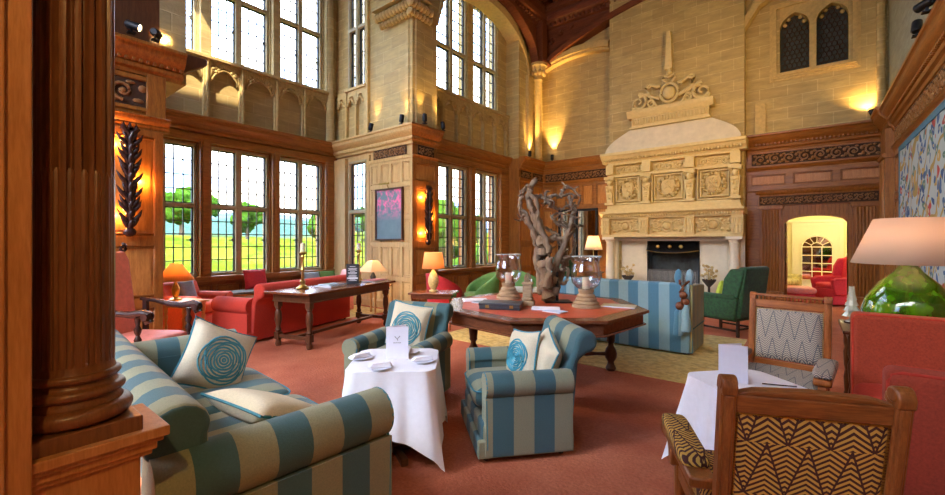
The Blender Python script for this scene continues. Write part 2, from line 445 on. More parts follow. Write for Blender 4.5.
def cornice(g, u0, u1, z, dent=True, sc=1.0, prof=None, m0=0, m1=0):
    p = [(a*sc, z+b_*sc) for a, b_ in (prof or CORN)]; k = len(p)   # m0, m1: mitre the ends
    g.add([(u0-a*m0, a, b_) for a, b_ in p]+[(u1+a*m1, a, b_) for a, b_ in p], [tuple(range(k)), tuple(range(2*k-1, k-1, -1))]+[(i, (i+1) % k, k+(i+1) % k, k+i) for i in range(k)])
    if dent:
        k = int((u1-u0)/.07)
        for i in range(k):
            a = u0+(i+.25)*(u1-u0)/k; g.box(a, a+.035, .09*sc, .135*sc, z+.135*sc, z+.175*sc)
def skirting(g, u0, u1): g.prism([(0, 0), (.06, 0), (.06, .14), (.04, .18), (0, .19)], u0, u1, 'x')
def scrollwork(g, u0, u1, z0, z1, y, unit=None, th=.012):
    """running vine: a waving stem, a scroll in each bay, leaves between"""
    if g.M is not FM:
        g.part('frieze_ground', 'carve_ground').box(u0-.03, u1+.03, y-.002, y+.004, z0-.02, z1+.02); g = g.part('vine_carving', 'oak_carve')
    h = z1-z0; zc = (z0+z1)/2; unit = unit or h*1.5; k = max(1, round((u1-u0)/unit)); w = (u1-u0)/k
    for i in range(k):
        c = u0+(i+.5)*w; d = 1 if i % 2 else -1
        g.tube(spiral((c, zc), h*.40, 1.4, d, PI/2*d, y+.012, 20), [th*(1.1-.5*j/19) for j in range(20)], 5)
        g.ball((c, y+.015, zc), (h*.11, .02, h*.11), 7, 5)
        for s_ in (-1, 1):
            g.ball((c+s_*w*.46, y+.01, zc+s_*h*.2), (w*.11, .016, h*.16), 6, 4)
            g.ball((c+s_*w*.36, y+.01, zc-s_*h*.33), (w*.14, .016, h*.10), 6, 4)
            g.ball((c+s_*w*.18, y+.01, zc+h*.38*s_), (w*.12, .016, h*.08), 6, 4)
def mould_frame(g, u0, u1, z0, z1, y0, y1, q):
    for (a, b_, c, d) in ((u0-q, u1+q, z0-q, z0), (u0-q, u1+q, z1, z1+q), (u0-q, u0, z0, z1), (u1, u1+q, z0, z1)):
        g.box(a, b_, y0, y1, c, d)

# ---- the tall bay wall (faces +X) -----------------------------------------
groups = [[(1.98, 2.50), (2.61, 3.14)], [(3.35, 3.86), (3.98, 4.56)], [(4.76, 5.26), (5.36, 5.88)]]
LZ = (.80, 3.42, 2.20); UZ = (5.15, 8.2, 6.6)
holes = [(gp[0][0], gp[1][1], LZ[0], LZ[1]) for gp in groups]+[(gp[0][0], gp[1][1], UZ[0], UZ[1]) for gp in groups]
g = G(MX(XW)); wallcells(g, Y0-.3, Y1+.3, 3.6, ZR, -.35, 0, holes); struct(g.build('wall_left', 'stone_grey', smooth=0))
g = G(MX(XW)); wallcells(g, Y0-.3, Y1+.3, 0, 3.6, -.35, 0, holes); struct(g.build('wall_left', 'oak', smooth=0))
wi = [0]
def window(M, u0, u1, zb, zt, ztr, lights, dep=-.14, cols=3, frame='window_frame', extra=None):
    """one window: moulded frame and mullions, leaded lights in iron casements, clear panes"""
    wi[0] += 1
    g = G(M); ft = .055
    mould_frame(g, u0+ft, u1-ft, zb+ft, zt-ft, dep-.08, dep+.09, ft)
    for (a, b_), (c, d) in zip(lights, lights[1:]): g.box(b_, c, dep-.08, dep+.10, zb, zt)
    g.box(u0, u1, dep-.07, dep+.085, ztr-.04, ztr+.04)
    r = struct(g.build('window_%d' % wi[0], frame, bev=.008, seg=1, smooth=0))
    lead = G(M); cas = G(M); gl = G(M)
    for a, b_ in lights:
        a2, b2 = max(a, u0+ft), min(b_, u1-ft)
        for c, d in ((zb+ft, ztr-.04), (ztr+.04, zt-ft)):
            mould_frame(cas, a2+.022, b2-.022, c+.022, d-.022, dep-.02, dep+.025, .022)
            gl.box(a2+.02, b2-.02, dep-.004, dep, c+.02, d-.02)
            nr = max(2, round((d-c)/.26))
            for i in range(1, cols): x = a2+(b2-a2)*i/cols; lead.box(x-.010, x+.010, dep-.010, dep+.006, c+.02, d-.02)
            for j in range(1, nr): z = c+(d-c)*j/nr; lead.box(a2+.02, b2-.02, dep-.010, dep+.006, z-.010, z+.010)
        lead.box((b2-.06), (b2-.03), dep+.02, dep+.06, (zb+ztr)/2-.01, (zb+ztr)/2+.05)
        lead.box((b2-.12), (b2-.03), dep+.045, dep+.055, (zb+ztr)/2+.01, (zb+ztr)/2+.03)
    cas.build('casement', 'black_iron', r, smooth=0); lead.build('leading', 'lead', r, smooth=0); gl.build('pane', 'pane_glass', r, smooth=0)
    return r
for gp in groups: window(MX(XW), gp[0][0], gp[1][1], *LZ[:2], LZ[2], gp)
for gp in groups: window(MX(XW), gp[0][0], gp[1][1], UZ[0], UZ[1], UZ[2], gp)
# posts, sill, wood lining, cornice ledge
g = G(MX(XW))
for a, b_ in ((1.72, 1.97), (3.15, 3.34), (4.58, 4.74), (5.90, 6.2)):
    g.box(a, b_, 0, .10, .80, 3.55); g.box(a+.03, b_-.03, .10, .13, .85, 3.5)
g.box(1.7, 6.2, -.1, .16, .72, .80); g.box(1.7, 6.2, 0, .13, .68, .72)
panelling(g, 1.75, 6.2, 8, [0.0, .69]); skirting(g, 1.75, 6.2)
g.box(1.7, 6.2, 0, .12, 3.44, 3.58); cornice(g, 1.7, 6.2, 3.56, dent=False)
struct(g.build('trim_1', 'oak_y', bev=.006, seg=1, smooth=0))
# blind tracery arcade between the two window tiers
g = G(MX(XW)); ar = [(1.82, 2.40), (2.52, 3.20), (3.32, 3.88), (3.98, 4.62), (4.72, 5.28), (5.38, 5.95)]
for (a, b_) in ar:
    archtop(g, a, b_, 4.72, 5.0, 5.13, 0, .10); archtop(g, a+.04, b_-.04, 4.70, 4.94, 5.0, 0, .06)
    for s_ in (-1, 1):
        cx = (a+b_)/2+s_*(b_-a)*.30
        for j, (dx, dz) in enumerate(((0, 0), (.05, .05), (-.05, .05), (.0, .09))): g.ball((cx+s_*dx, .09, 4.90+dz), (.045, .03, .035), 6, 4)
    g.tube([(a+.03, .09, 4.72)]+[(a+(b_-a)*t, .09, 4.72+.24*math.sin(PI*t)) for t in [.15, .3, .45, .55, .7, .85]]+[(b_-.03, .09, 4.72)], .02, 5)
for (a, b_), (c, d) in zip([(1.6, 1.76)]+ar, ar+[(6.0, 6.2)]):
    g.box(b_, c, 0, .10, 3.93, 5.13); g.box((b_+c)/2-.02, (b_+c)/2+.02, .1, .14, 3.93, 5.2)
g.box(1.7, 6.2, -.1, .17, 5.10, 5.17)
struct(g.build('trim_2', 'stone_trim_dark', bev=.008, seg=1, smooth=40))
# engaged stone shafts between upper windows
g = G(MX(XW))
for a, b_ in ((3.15, 3.34), (4.58, 4.74), (5.90, 6.2)):
    g.box(a, b_, 0, .12, 5.15, 8.6)
g.lathe([(.11, 3.95), (.11, 8.9)], (6.02, .1, 0), 14)
struct(g.build('trim_3', 'stone_grey', smooth=40))

# ---- return of the bay and the tall panelled pier (faces -Y) -----------------
RW = (-8.78, -8.08)
holesR = [(RW[0], RW[1], .8, 3.42), (RW[0], RW[1], 5.15, 8.2)]
g = G(MYm(Y1)); wallcells(g, XW-.3, X1, 3.6, ZR, -.12, 0, holesR)
struct(g.build('wall_bay_return', 'stone', smooth=0))
g = G(MYm(Y1)); wallcells(g, XW-.3, X1, 0, 3.6, -.12, 0, holesR)
struct(g.build('wall_bay_return', 'oak_pale', smooth=0))
g = G(MX(X1)); g.box(Y1+.004, 6.95, -.5, .004, 3.9, ZR); struct(g.build('wall_pier', 'stone', smooth=0))
g = G(MX(X1)); g.box(Y1+.004, 6.95, -.5, .004, 0, 3.9); struct(g.build('wall_pier', 'oak', smooth=0))
l1 = [(RW[0]+.05, (RW[0]+RW[1])/2-.04), ((RW[0]+RW[1])/2+.04, RW[1]-.05)]
window(MYm(Y1), RW[0], RW[1], .8, 3.42, 2.2, [(RW[0]+.05, RW[1]-.05)], dep=-.05, cols=3)
window(MYm(Y1), RW[0], RW[1], 5.15, 8.2, 6.6, l1, dep=-.05, cols=2)
g = G(MYm(Y1))
g.box(-9.3, -8.82, 0, .10, 0, 3.5); g.box(-8.05, -7.95, 0, .05, .0, 3.5)
panelling(g, -7.95, X1+.04, 4, [0, .68, 1.42, 2.02, 2.72, 3.27], st=.10, field='oak_pale')
panelling(g, -9.3, -7.95, 2, [0, .72], st=.1, field='oak_pale')
skirting(g, -9.3, X1+.06); g.box(-7.95, X1+.06, .03, .06, 3.27, 3.33); g.box(-7.95, X1+.06, .03, .055, 3.56, 3.60)
cornice(g, -9.3, X1, 3.57, dent=False, m1=1); cornice(g, -7.95, X1, 3.24, False, .28, m1=1)
struct(g.build('trim_4', 'oak_pale', bev=.005, seg=1, smooth=0))
g = G(MYm(Y1)); g.box(-7.80, -6.72, .02, .03, 3.35, 3.55); scrollwork(g, -7.78, -6.74, 3.36, 3.54, .03, .16, .012)
struct(g.build('trim_5', 'oak', smooth=50))
# pier flank
g = G(MX(X1)); panelling(g, Y1-.035, 6.95, 1, [0, .68, 1.42, 2.72, 3.27], st=.14); skirting(g, Y1-.06, 6.95)
cornice(g, Y1, 6.95, 3.57, dent=False, m0=1); cornice(g, Y1, 6.95, 3.24, False, .28, m0=1)
g.box(Y1+.12, 6.83, .02, .03, 3.35, 3.55); scrollwork(g, Y1+.16, 6.80, 3.36, 3.54, .03, .2, .012)
struct(g.build('trim_6', 'oak', bev=.005, seg=1, smooth=50))
# stone: tracery heads over the small return window and pier capital
g = G(MYm(Y1))
for a, b_ in ((-9.2, -8.82), (RW[0], (RW[0]+RW[1])/2), ((RW[0]+RW[1])/2, RW[1])):
    archtop(g, a+.04, b_-.02, 4.76, 4.98, 5.13, 0, .08)
    g.box(b_-.03, b_+.03, 0, .08, 3.93, 5.13)
    for s_ in (-1, 1):
        for t in (.25, .5, .8): g.ball(((a+b_)/2+s_*(b_-a)*.42*t, .08, 4.95-.2*t), (.04, .03, .04), 6, 4)
g.box(RW[0]-.05, RW[1]+.05, -.05, .12, 5.10, 5.16); g.box(-8.05, -7.97, 0, .08, 3.93, 8.8)
struct(g.build('trim_7', 'stone_trim', smooth=40))
g = G()
g.prism([(-7.55, Y1-.02), (X1+.02, Y1-.02), (X1+.02, 6.5), (X1+.30, 6.5), (X1+.30, Y1-.30), (-7.55, Y1-.30)], 6.55, 6.62, 'z')
for i in range(11):
    x = -7.5+i*.1; g.ball((x, Y1-.18, 6.42), (.055, .10, .10), 7, 5); g.ball((x+.05, Y1-.1, 6.28), (.045, .08, .08), 7, 5)
for i in range(7):
    y = Y1-.22+i*.1; g.ball((X1+.18, y, 6.42), (.10, .055, .10), 7, 5); g.ball((X1+.1, y+.05, 6.28), (.08, .045, .08), 7, 5)
struct(g.build('trim_8', 'stone_trim_dark', smooth=50))
# chamfered stone shaft running up the pier edge
g = G(); g.prism([(-6.75, Y1+.1), (-6.75, Y1-.02), (X1-.10, Y1-.03), (X1+.03, Y1+.10), (X1+.03, Y1+.3), (X1-.1, Y1+.3)], 3.98, ZR, 'z')
struct(g.build('trim_9', 'stone', smooth=0))

# ---- second window recess (faces +X, set back) -------------------------------
X2 = -7.0
g2 = [[(7.42, 7.96), (8.06, 8.60)], [(8.86, 9.36), (9.46, 9.96)]]
h2 = [(gp[0][0]-.02, gp[1][1]+.02, z0, z1) for gp in g2 for z0, z1 in ((.8, 3.42), (5.15, 8.0))]
g = G(MX(X2)); wallcells(g, 6.9, 10.5, 3.6, ZR, -.35, 0, h2); struct(g.build('wall_window_recess', 'stone', smooth=0))
g = G(MX(X2)); wallcells(g, 6.9, 10.5, 0, 3.6, -.35, 0, h2); struct(g.build('wall_window_recess', 'oak', smooth=0))
for gp in g2:
    window(MX(X2), gp[0][0]-.02, gp[1][1]+.02, .8, 3.42, 2.12, gp)
    window(MX(X2), gp[0][0]-.02, gp[1][1]+.02, 5.15, 8.0, 6.35, gp)
g = G(MX(X2)); g.box(6.95, 10.4, 0, .16, .72, .80); panelling(g, 6.95, 10.4, 6, [0, .70]); skirting(g, 6.95, 10.4)
for a, b_ in ((6.95, 7.38), (8.64, 8.82), (10.0, 10.4)): g.box(a, b_, 0, .1, .8, 3.5)
g.box(6.95, 10.4, 0, .1, 3.44, 3.58); cornice(g, 6.95, 10.4, 3.56, dent=False)
struct(g.build('trim_10', 'oak_y', bev=.006, seg=1, smooth=0))
g = G(MX(X2))
for i in range(6):
    a = 7.05+i*.55; b_ = a+.47
    archtop(g, a, b_, 4.70, 4.98, 5.13, 0, .09); g.box(b_, a+.55, 0, .1, 3.93, 5.13)
    for s_ in (-1, 1):
        for t in (.3, .6, .9): g.ball(((a+b_)/2+s_*.2*t, .08, 4.98-.22*t), (.05, .03, .045), 6, 4)
g.box(6.95, 10.4, -.1, .14, 5.10, 5.17); g.box(6.95, 7.05, 0, .1, 3.93, 5.13)
struct(g.build('trim_11', 'stone_trim_dark', smooth=40))
# stone jamb pier right of the recess, to the corner
g = G(); g.box(X2-.3, X1, 10.4, YB+.3, 3.9, ZR); struct(g.build('wall_corner_pier', 'stone', smooth=0))
g = G(); g.box(X2-.3, X1, 10.4, YB+.3, 0, 3.9); struct(g.build('wall_corner_pier', 'oak', smooth=0))
g = G(MX(X1)); panelling(g, 10.4, YB, 2, [0, .68, 1.42, 2.72, 3.27], st=.12); cornice(g, 10.38, YB, 3.57, False); cornice(g, 10.38, YB, 3.24, False, .28)
skirting(g, 10.4, YB); scrollwork(g, 10.5, 11.0, 3.36, 3.54, .03, .2); scrollwork(g, 11.2, 11.7, 3.36, 3.54, .03, .2)
struct(g.build('trim_12', 'oak', bev=.005, seg=1, smooth=50))
# stone arch over the recess, and the upper wall above it
g = G(MX(X1)); pts = archtop(g, 6.95, 10.95, 6.45, 7.86, ZR, -.44, 0, 22)
struct(g.build('wall_arch_left', 'stone', smooth=0))
g = G(MX(X1)); arc = [(u, z) for u, z in pts]
for (a, za), (b_, zb) in zip(arc, arc[1:]): g.prism([(a, za-.10), (b_, zb-.10), (b_, zb+.10), (a, za+.10)], -.40, .05, 'y')
g.box(10.78, 11.02, 0, .10, 3.93, 6.42)
struct(g.build('trim_13', 'stone_trim', smooth=40))
# corner shaft with capital
g = G(); g.lathe([(.10, 3.94), (.13, 4.0), (.10, 4.1), (.10, 6.3), (.14, 6.36), (.12, 6.42), (.22, 6.72), (.27, 6.76), (.27, 6.84)], (X1+.16, YB-.55, 0), 10)
for i in range(8): a = i*PI/4; g.ball((X1+.16+.18*math.cos(a), YB-.55+.18*math.sin(a), 6.56), (.06, .06, .09), 7, 5)
struct(g.build('trim_14', 'stone_trim', smooth=40))

# ---- left panelled pier near the entrance -----------------------------------
g = G(); g.box(XW-.3, X1, -2.5, Y0, 0, 3.6); struct(g.build('wall_entrance_pier', 'oak_red', smooth=0))
W0 = [(XW+.2, XW+.9), (XW+1.0, XW+1.7)]
g = G(MYm(Y0)); wallcells(g, XW-.3, X1, 3.6, ZR, -.3, 0, [(XW+.2, XW+1.7, 5.15, 8.2)])
struct(g.build('wall_entrance_upper', 'stone_grey', smooth=0))
g = G(); g.box(X1-.6, X1, -2.5, Y0, 3.6, ZR); struct(g.build('wall_entrance_side', 'oak_dark', smooth=0))
g = G(MX(X1)); panelling(g, -1.0, Y0+.03, 4, [0, .72, 1.5, 2.9], st=.13); skirting(g, -1, Y0+.05)
cornice(g, -1, Y0+.24, 3.57, sc=1.0); cornice(g, -1, Y0+.10, 2.90, False, .45)
g.box(-1, Y0+.03, .0, .03, 3.05, 3.58); g.box(-1, Y0+.03, .03, .06, 3.12, 3.17); g.box(-1, Y0+.03, .03, .06, 3.50, 3.56); g.box(1.60, Y0+.05, .0, .068, 3.0, 3.6)
scrollwork(g, .3, 1.58, 3.19, 3.49, .03, .42, .022)
struct(g.build('trim_15', 'oak_red', bev=.005, seg=1, smooth=50))
g = G(); g.prism([(Y0+.02, 3.58), (Y0+.55, 3.94), (Y0+.55, 4.02), (Y0-.1, 4.02), (Y0-.1, 3.58)], X1-.14, X1+.02, 'x')
struct(g.build('trim_16', 'oak_dark', bev=.01, seg=1, smooth=0))

g = G(MYm(0)); wallcells(g, X1-.6, XR+.3, 0, ZR, 4.0, 4.3, [(-6.2, -2.6, 2.4, 8.2), (-2.2, .9, 6.2, 8.2)]); struct(g.build('wall_rear_baffle', 'stone', smooth=0))  # unseen wall added behind the camera; openings sized to trim the fill light
g = G(); g.box(X1-.6, X1, -4.3, -2.5, 0, ZR); struct(g.build('wall_entrance_side', 'oak_dark', smooth=0))
# ---- back wall ----------------------------------------------------------------
DX0, DX1, DH = -.41, .65, 2.06
holesB = [(DX0, DX1, 0, DH), (-3.35, -2.09, 0, 1.54)]
g = G(MYm(YB)); wallcells(g, X2-.3, XR+.3, 0, 3.9, -.30, 0, holesB); struct(g.build('wall_back', 'oak_red', smooth=0))
GW = [(-.50, .02, 5.30, 6.60), (.14, .66, 5.30, 6.60)]
g = G(MYm(YB)); wallcells(g, X2-.3, XR+.3, 3.9, ZR, -.30, 0, GW); struct(g.build('wall_back', 'stone', smooth=0))
# panelled dado left of the fireplace
g = G(MYm(YB)); panelling(g, X1, -4.40, 5, [0, .7, 1.5, 2.5, 3.22], st=.1); skirting(g, X1, -4.4)
cornice(g, X1, -4.35, 3.57, False); cornice(g, X1, -4.35, 3.22, False, .28)
g.box(X1, -4.4, 0, .025, 3.3, 3.58); scrollwork(g, X1+.15, -4.42, 3.34, 3.55, .025, .21, .014)
struct(g.build('trim_17', 'oak_x', bev=.005, seg=1, smooth=50))
# right of the fireplace, round the door
g = G(MYm(YB))
panelling(g, -1.12, XR, 3, [2.64, 3.10], st=.13, y=.0, t=.05, field='oak_orange'); g.box(-1.12, XR, 0, .04, 3.10, 3.60)
g.box(-1.12, -.88, 0, .05, 0, 2.64); g.box(1.12, XR, 0, .05, 0, 2.64)
cornice(g, -1.12, XR, 3.54, sc=1.05); cornice(g, -1.12, XR, 3.06, False, .40); cornice(g, -1.12, XR, 2.56, False, .28)
scrollwork(g, -1.0, XR-.12, 3.24, 3.50, .04, .26, .017)
g.box(-1.06, XR-.06, .03, .055, 3.20, 3.235); g.box(-1.06, XR-.06, .03, .055, 3.505, 3.54)
struct(g.build('trim_18', 'oak_red_x', bev=.005, seg=1, smooth=50))
g = G(MYm(YB))
for a, b_ in ((-.88, -.47), (.72, 1.12)):                # fluted door pilasters
    g.box(a, b_, 0, .08, 0, 2.30); g.box(a-.03, b_+.03, 0, .12, 0, .35); g.box(a-.03, b_+.03, 0, .12, 2.22, 2.30)
    for i in range(6): c = a+.04+(b_-a-.08)*(i+.5)/6; g.lathe([(.022, .38), (.022, 2.2)], (c, .08, 0), 8)
g.box(-.92, 1.16, 0, .10, 2.30, 2.52); cornice(g, -.96, 1.20, 2.50, False, .36)
scrollwork(g, -.85, 1.08, 2.33, 2.49, .10, .16, .012)
g.box(DX0-.06, DX0, -.28, .05, 0, DH); g.box(DX1, DX1+.07, -.28, .05, 0, DH)
archtop(g, DX0, DX1, DH-.16, DH, DH+.24, -.28, .05, 16)
struct(g.build('door_1', 'oak_red', bev=.004, seg=1, smooth=45))
g = G(MYm(YB)); g.box(DX0-.02, DX0+.02, -1.0, -.3, .02, 1.95)
o = g.build('door_2', 'oak_red', bev=.004, smooth=0); struct(o)
G(MYm(YB)).box(DX0+.0, DX0+.03, -.32, -.28, .4, .5).box(DX0+.0, DX0+.03, -.32, -.28, 1.0, 1.1).box(DX0+.0, DX0+.03, -.32, -.28, 1.6, 1.7).build('hinge', 'brass', o, smooth=0)
# gothic window high up (leaded, dark behind)
for (a, b_, c, d) in GW:
    pass
wi[0] += 1
g = G(MYm(YB))
for (a, b_, c, d) in GW:
    archtop(g, a, b_, d-.30, d-.02, d+.14, -.25, .02, 16, .35)
    for s_ in (-1, 1):
        g.ball(((a+b_)/2+s_*.17, -.10, d-.22), (.045, .05, .045), 8, 6); g.ball(((a+b_)/2+s_*.10, -.10, d-.11), (.04, .05, .04), 8, 6)
mould_frame(g, -.56, .72, 5.24, 6.74, 0, .06, .08); mould_frame(g, -.64, .80, 5.16, 6.82, 0, .025, .05)
g.box(.02, .14, -.2, .03, 5.24, 6.74); g.box(-.62, .78, 0, .09, 5.20, 5.27)
r = struct(g.build('window_%d' % wi[0], 'stone_trim', smooth=45))
ld = G(MYm(YB))
for (a, b_, c, d) in GW:
    for i in range(6):
        for j in range(13):
            cx = a+.045+i*(b_-a)/6+(.04 if j % 2 else 0); cz = c+.05+j*.10
            ld.tube([(cx+.05*math.cos(k*PI/3), -.14, cz+.055*math.sin(k*PI/3)) for k in range(6)], .005, 4, closed=True)
ld.build('leading', 'oak_dark', r, smooth=0)
gl = G(MYm(YB)); [gl.box(a, b_, -.17, -.16, c, d) for (a, b_, c, d) in GW]; gl.build('pane', 'firebox', r, smooth=0)
# chimney breast and arches in stone
g = G(MYm(YB)); g.box(-4.30, -1.15, 0, .30, 3.6, ZR); g.box(-4.30, -1.15, 0, .30, 1.65, 3.6)
g.box(-4.30, -4.02, 0, .30, 0, 1.65); g.box(-1.44, -1.15, 0, .30, 0, 1.65)
struct(g.build('wall_chimney_breast', 'stone', smooth=0))
g = G(MYm(YB)); pts = archtop(g, -6.95, -3.5, 6.35, 7.10, 7.11, 0, .01, 24)
arc = [(u, z) for u, z in pts if u > X1]
for (a, za), (b_, zb) in zip(arc, arc[1:]):
    if b_ > -4.25: continue
    g.prism([(a, za-.14), (b_, zb-.14), (b_, zb+.14), (a, za+.14)], 0, .20, 'y'); g.prism([(a, za-.07), (b_, zb-.07), (b_, zb+.07), (a, za+.07)], .2, .27, 'y')
pts = archtop(g, -1.15, 4.4, 6.5, 7.5, 7.51, 0, .02, 20)
for (a, za), (b_, zb) in zip(pts, pts[1:]):
    if b_ < XR: g.prism([(a, za-.08), (b_, zb-.08), (b_, zb+.2), (a, za+.2)], 0, .24, 'y')
g.box(-.96, -.76, 0, .10, 3.93, 4.65)
struct(g.build('trim_19', 'stone_trim', smooth=45))
# corner shaft right
g = G(); g.lathe([(.12, 3.94), (.12, 4.0), (.07, 4.05), (.07, ZR)], (XR-.12, YB-.1, 0), 12); struct(g.build('trim_20', 'stone', smooth=40))

# ---- right wall ----------------------------------------------------------------
g = G(MXm(XR)); g.box(-4.3, YB, -.3, 0, 0, 3.9); struct(g.build('wall_right', 'oak', smooth=0))
g = G(MXm(XR)); g.box(-4.3, YB, -.3, 0, 3.9, ZR); struct(g.build('wall_right', 'stone_green', smooth=0))
g = G(MXm(XR)); panelling(g, -2, YB-.05, 14, [0, .72, 1.5, 2.3, 3.10], st=.11); skirting(g, -2, YB)
cornice(g, -2, YB, 3.54, sc=1.05); cornice(g, -2, YB, 3.08, False, .35); g.box(-2, YB, 0, .035, 3.10, 3.6)
scrollwork(g, 4.0, 10.6, 3.24, 3.50, .035, .26, .017)
struct(g.build('trim_21', 'oak_y', bev=.004, seg=1, smooth=50))
g = G(MXm(XR))                                            # corner pilaster, fluted
g.box(10.75, 11.35, 0, .16, 0, 3.56)
for i in range(4): g.lathe([(.03, .4), (.03, 3.0)], (10.88+i*.115, .16, 0), 8)
g.box(10.70, 11.40, 0, .20, 3.02, 3.10); g.box(10.70, 11.40, 0, .20, 0, .35); cornice(g, 10.65, 11.45, 3.50, False, 1.25)
struct(g.build('trim_22', 'oak', bev=.005, seg=1, smooth=50))

# ---- roof timbers ---------------------------------------------------------------
g = G(MX(X1)); PL = [(0, 7.95), (.10, 7.95), (.12, 8.02), (.2, 8.05), (.22, 8.14), (.32, 8.2), (.34, 8.34), (0, 8.34)]
g.prism(PL, 6.2, YB, 'x'); g.prism([(a*.7, 8.34+(z-7.95)) for a, z in PL], 6.2, YB, 'x')
for i in range(36): g.box(6.3+i*.155, 6.38+i*.155, .2, .30, 8.06, 8.14)
bp = []
for i in range(19):                                       # curved wall brace following the window arch
    t = i/18; u = 6.75+4.45*t; x = 2*t-1; bp.append((u, 6.60+1.42*math.sqrt(max(0, 1-x*x))))
for (a, za), (b_, zb) in zip(bp, bp[1:]):
    if b_ > 8.6: g.prism([(a, za), (b_, zb), (b_, zb+.15), (a, za+.15)], .0, .26, 'y'); g.prism([(a, za+.15), (b_, zb+.15), (b_, 8.2), (a, 8.2)], .02, .12, 'y')
struct(g.build('trim_23', 'roof_wood', bev=.01, seg=1, smooth=0))
g = G(MYm(YB)); g.prism([(a, z) for a, z in PL], X1, XR, 'x'); g.prism([(a*.7, 8.34+(z-7.95)) for a, z in PL], X1, XR, 'x')
for i in range(50): g.box(X1+.05+i*.155, X1+.12+i*.155, .2, .30, 8.06, 8.14)
bp = [(X1+.1+(7.0)*(i/18), 6.72+1.25*math.sin(PI/2*min(1, (i/18)*1.45))**.75) for i in range(19)]
for (a, za), (b_, zb) in zip(bp, bp[1:]):
    if zb > za+1e-4:
        g.prism([(a, za), (b_, zb), (b_, min(8.0, zb+.16)), (a, min(8.0, za+.16))], .0, .36, 'y')
        if zb+.15 < 7.95: g.prism([(a, za+.15), (b_, zb+.15), (b_, 7.97), (a, 7.97)], .02, .14, 'y')
for cx, cz, r_ in ((-6.15, 7.6, .12), (-5.85, 7.78, .1), (-5.5, 7.86, .07)):
    g.tube(spiral((cx, cz), r_, 1.5, 1, 0, .17, 22), .022, 5); g.ball((cx, .16, cz), (r_*.4, .03, r_*.4), 7, 5)
struct(g.build('trim_24', 'roof_wood', bev=.01, seg=1, smooth=40))
g = G(); g.box(X1+.02, X1+.34, YB-.62, YB-.30, 6.84, 8.1); g.box(X1-.02, X1+.42, YB-.70, YB-.22, 6.84, 6.92)
struct(g.build('trim_25', 'roof_wood', bev=.012, seg=1, smooth=0))
g = G()                                                    # rafters and purlins under the boards
for i in range(26): y = 5.0+i*.28; g.box(X1-.1, XR, y, y+.10, 8.85, 9.18)
for x in (-6.0, -4.6, -3.2, -1.8, -.4): g.box(x, x+.16, 3, YB, 8.72, 9.0)
g.box(X1, XR, 9.1, 9.4, 8.45, 8.9); g.box(X1, XR, 5.9, 6.2, 8.45, 8.9)
struct(g.build('trim_26', 'roof_wood', smooth=0))
g = G(MX(X1)); g.box(6.2, 11.8, 0, .03, 8.7, 9.2); struct(g.build('trim_27', 'roof_wood', smooth=0))

# ---- room seen through the door ----------------------------------------------
struct(G().box(-2.2, 2.6, 11.9, 16.4, -.08, -.001).build('floor', 'carpet', smooth=0))
struct(G().box(-2.2, 2.6, 12.1, 16.4, 2.75, 2.85).build('ceiling', 'cream_paint', smooth=0))
g = G(); g.box(-2.2, 2.6, 15.2, 15.4, 0, 2.75); g.box(-1.75, -1.65, 12.1, 15.2, 0, 2.75); g.box(1.75, 1.85, 12.1, 15.2, 0, 2.75)
struct(g.build('wall_next_room', 'cream_wall', smooth=0))
g = G(MYm(15.2)); mould_frame(g, -.28, .66, 0, 1.92, 0, .05, .09); g.box(-.28, .66, 0, .02, 0, 1.92)
archtop(g, -1.0, -.40, 2.0, 2.3, 2.7, 0, .05, 10); g.box(-1, 1.7, 0, .07, 2.02, 2.09); g.box(-.86, -.5, 0, .02, .3, 1.85)
mould_frame(g, -.8, -.5, .9, 1.8, .01, .035, .03); mould_frame(g, .95, 1.6, .2, 1.8, .01, .035, .03); g.box(-.05, .55, .02, .06, 1.97, 2.0)
o = struct(g.build('door_3', 'cream_paint', smooth=0))
g = G(MYm(15.2)); za = 1.32; cx, hw = .19, .32
mould_frame(g, cx-hw, cx+hw, .42, za, .02, .045, .028)
g.tube([(cx+(hw+.012)*math.cos(a), .032, za+(hw)*math.sin(a)) for a in [PI*i/16 for i in range(17)]], .02, 5)
g.tube([(cx+(hw*.42)*math.cos(a), .032, za+(hw*.42)*math.sin(a)) for a in [PI*i/10 for i in range(11)]], .012, 5)
for a in (30, 60, 90, 120, 150): g.tube([(cx+hw*.42*math.cos(rad(a)), .032, za+hw*.42*math.sin(rad(a))), (cx+hw*math.cos(rad(a)), .032, za+hw*math.sin(rad(a)))], .010, 5)
for x in (cx-hw/3, cx+hw/3): g.box(x-.012, x+.012, .02, .045, .42, za)
for z in (.65, .88, 1.10): g.box(cx-hw, cx+hw, .02, .045, z-.012, z+.012)
g.build('glazing_bars', 'cream_paint', o, smooth=0)
g = G(MYm(15.2)); g.box(cx-hw, cx+hw, .021, .024, .42, za); g.prism([(cx+hw*math.cos(PI*i/14), za+hw*math.sin(PI*i/14)) for i in range(15)], .021, .024, 'y'); g.build('pane', 'mirror', o, smooth=0)

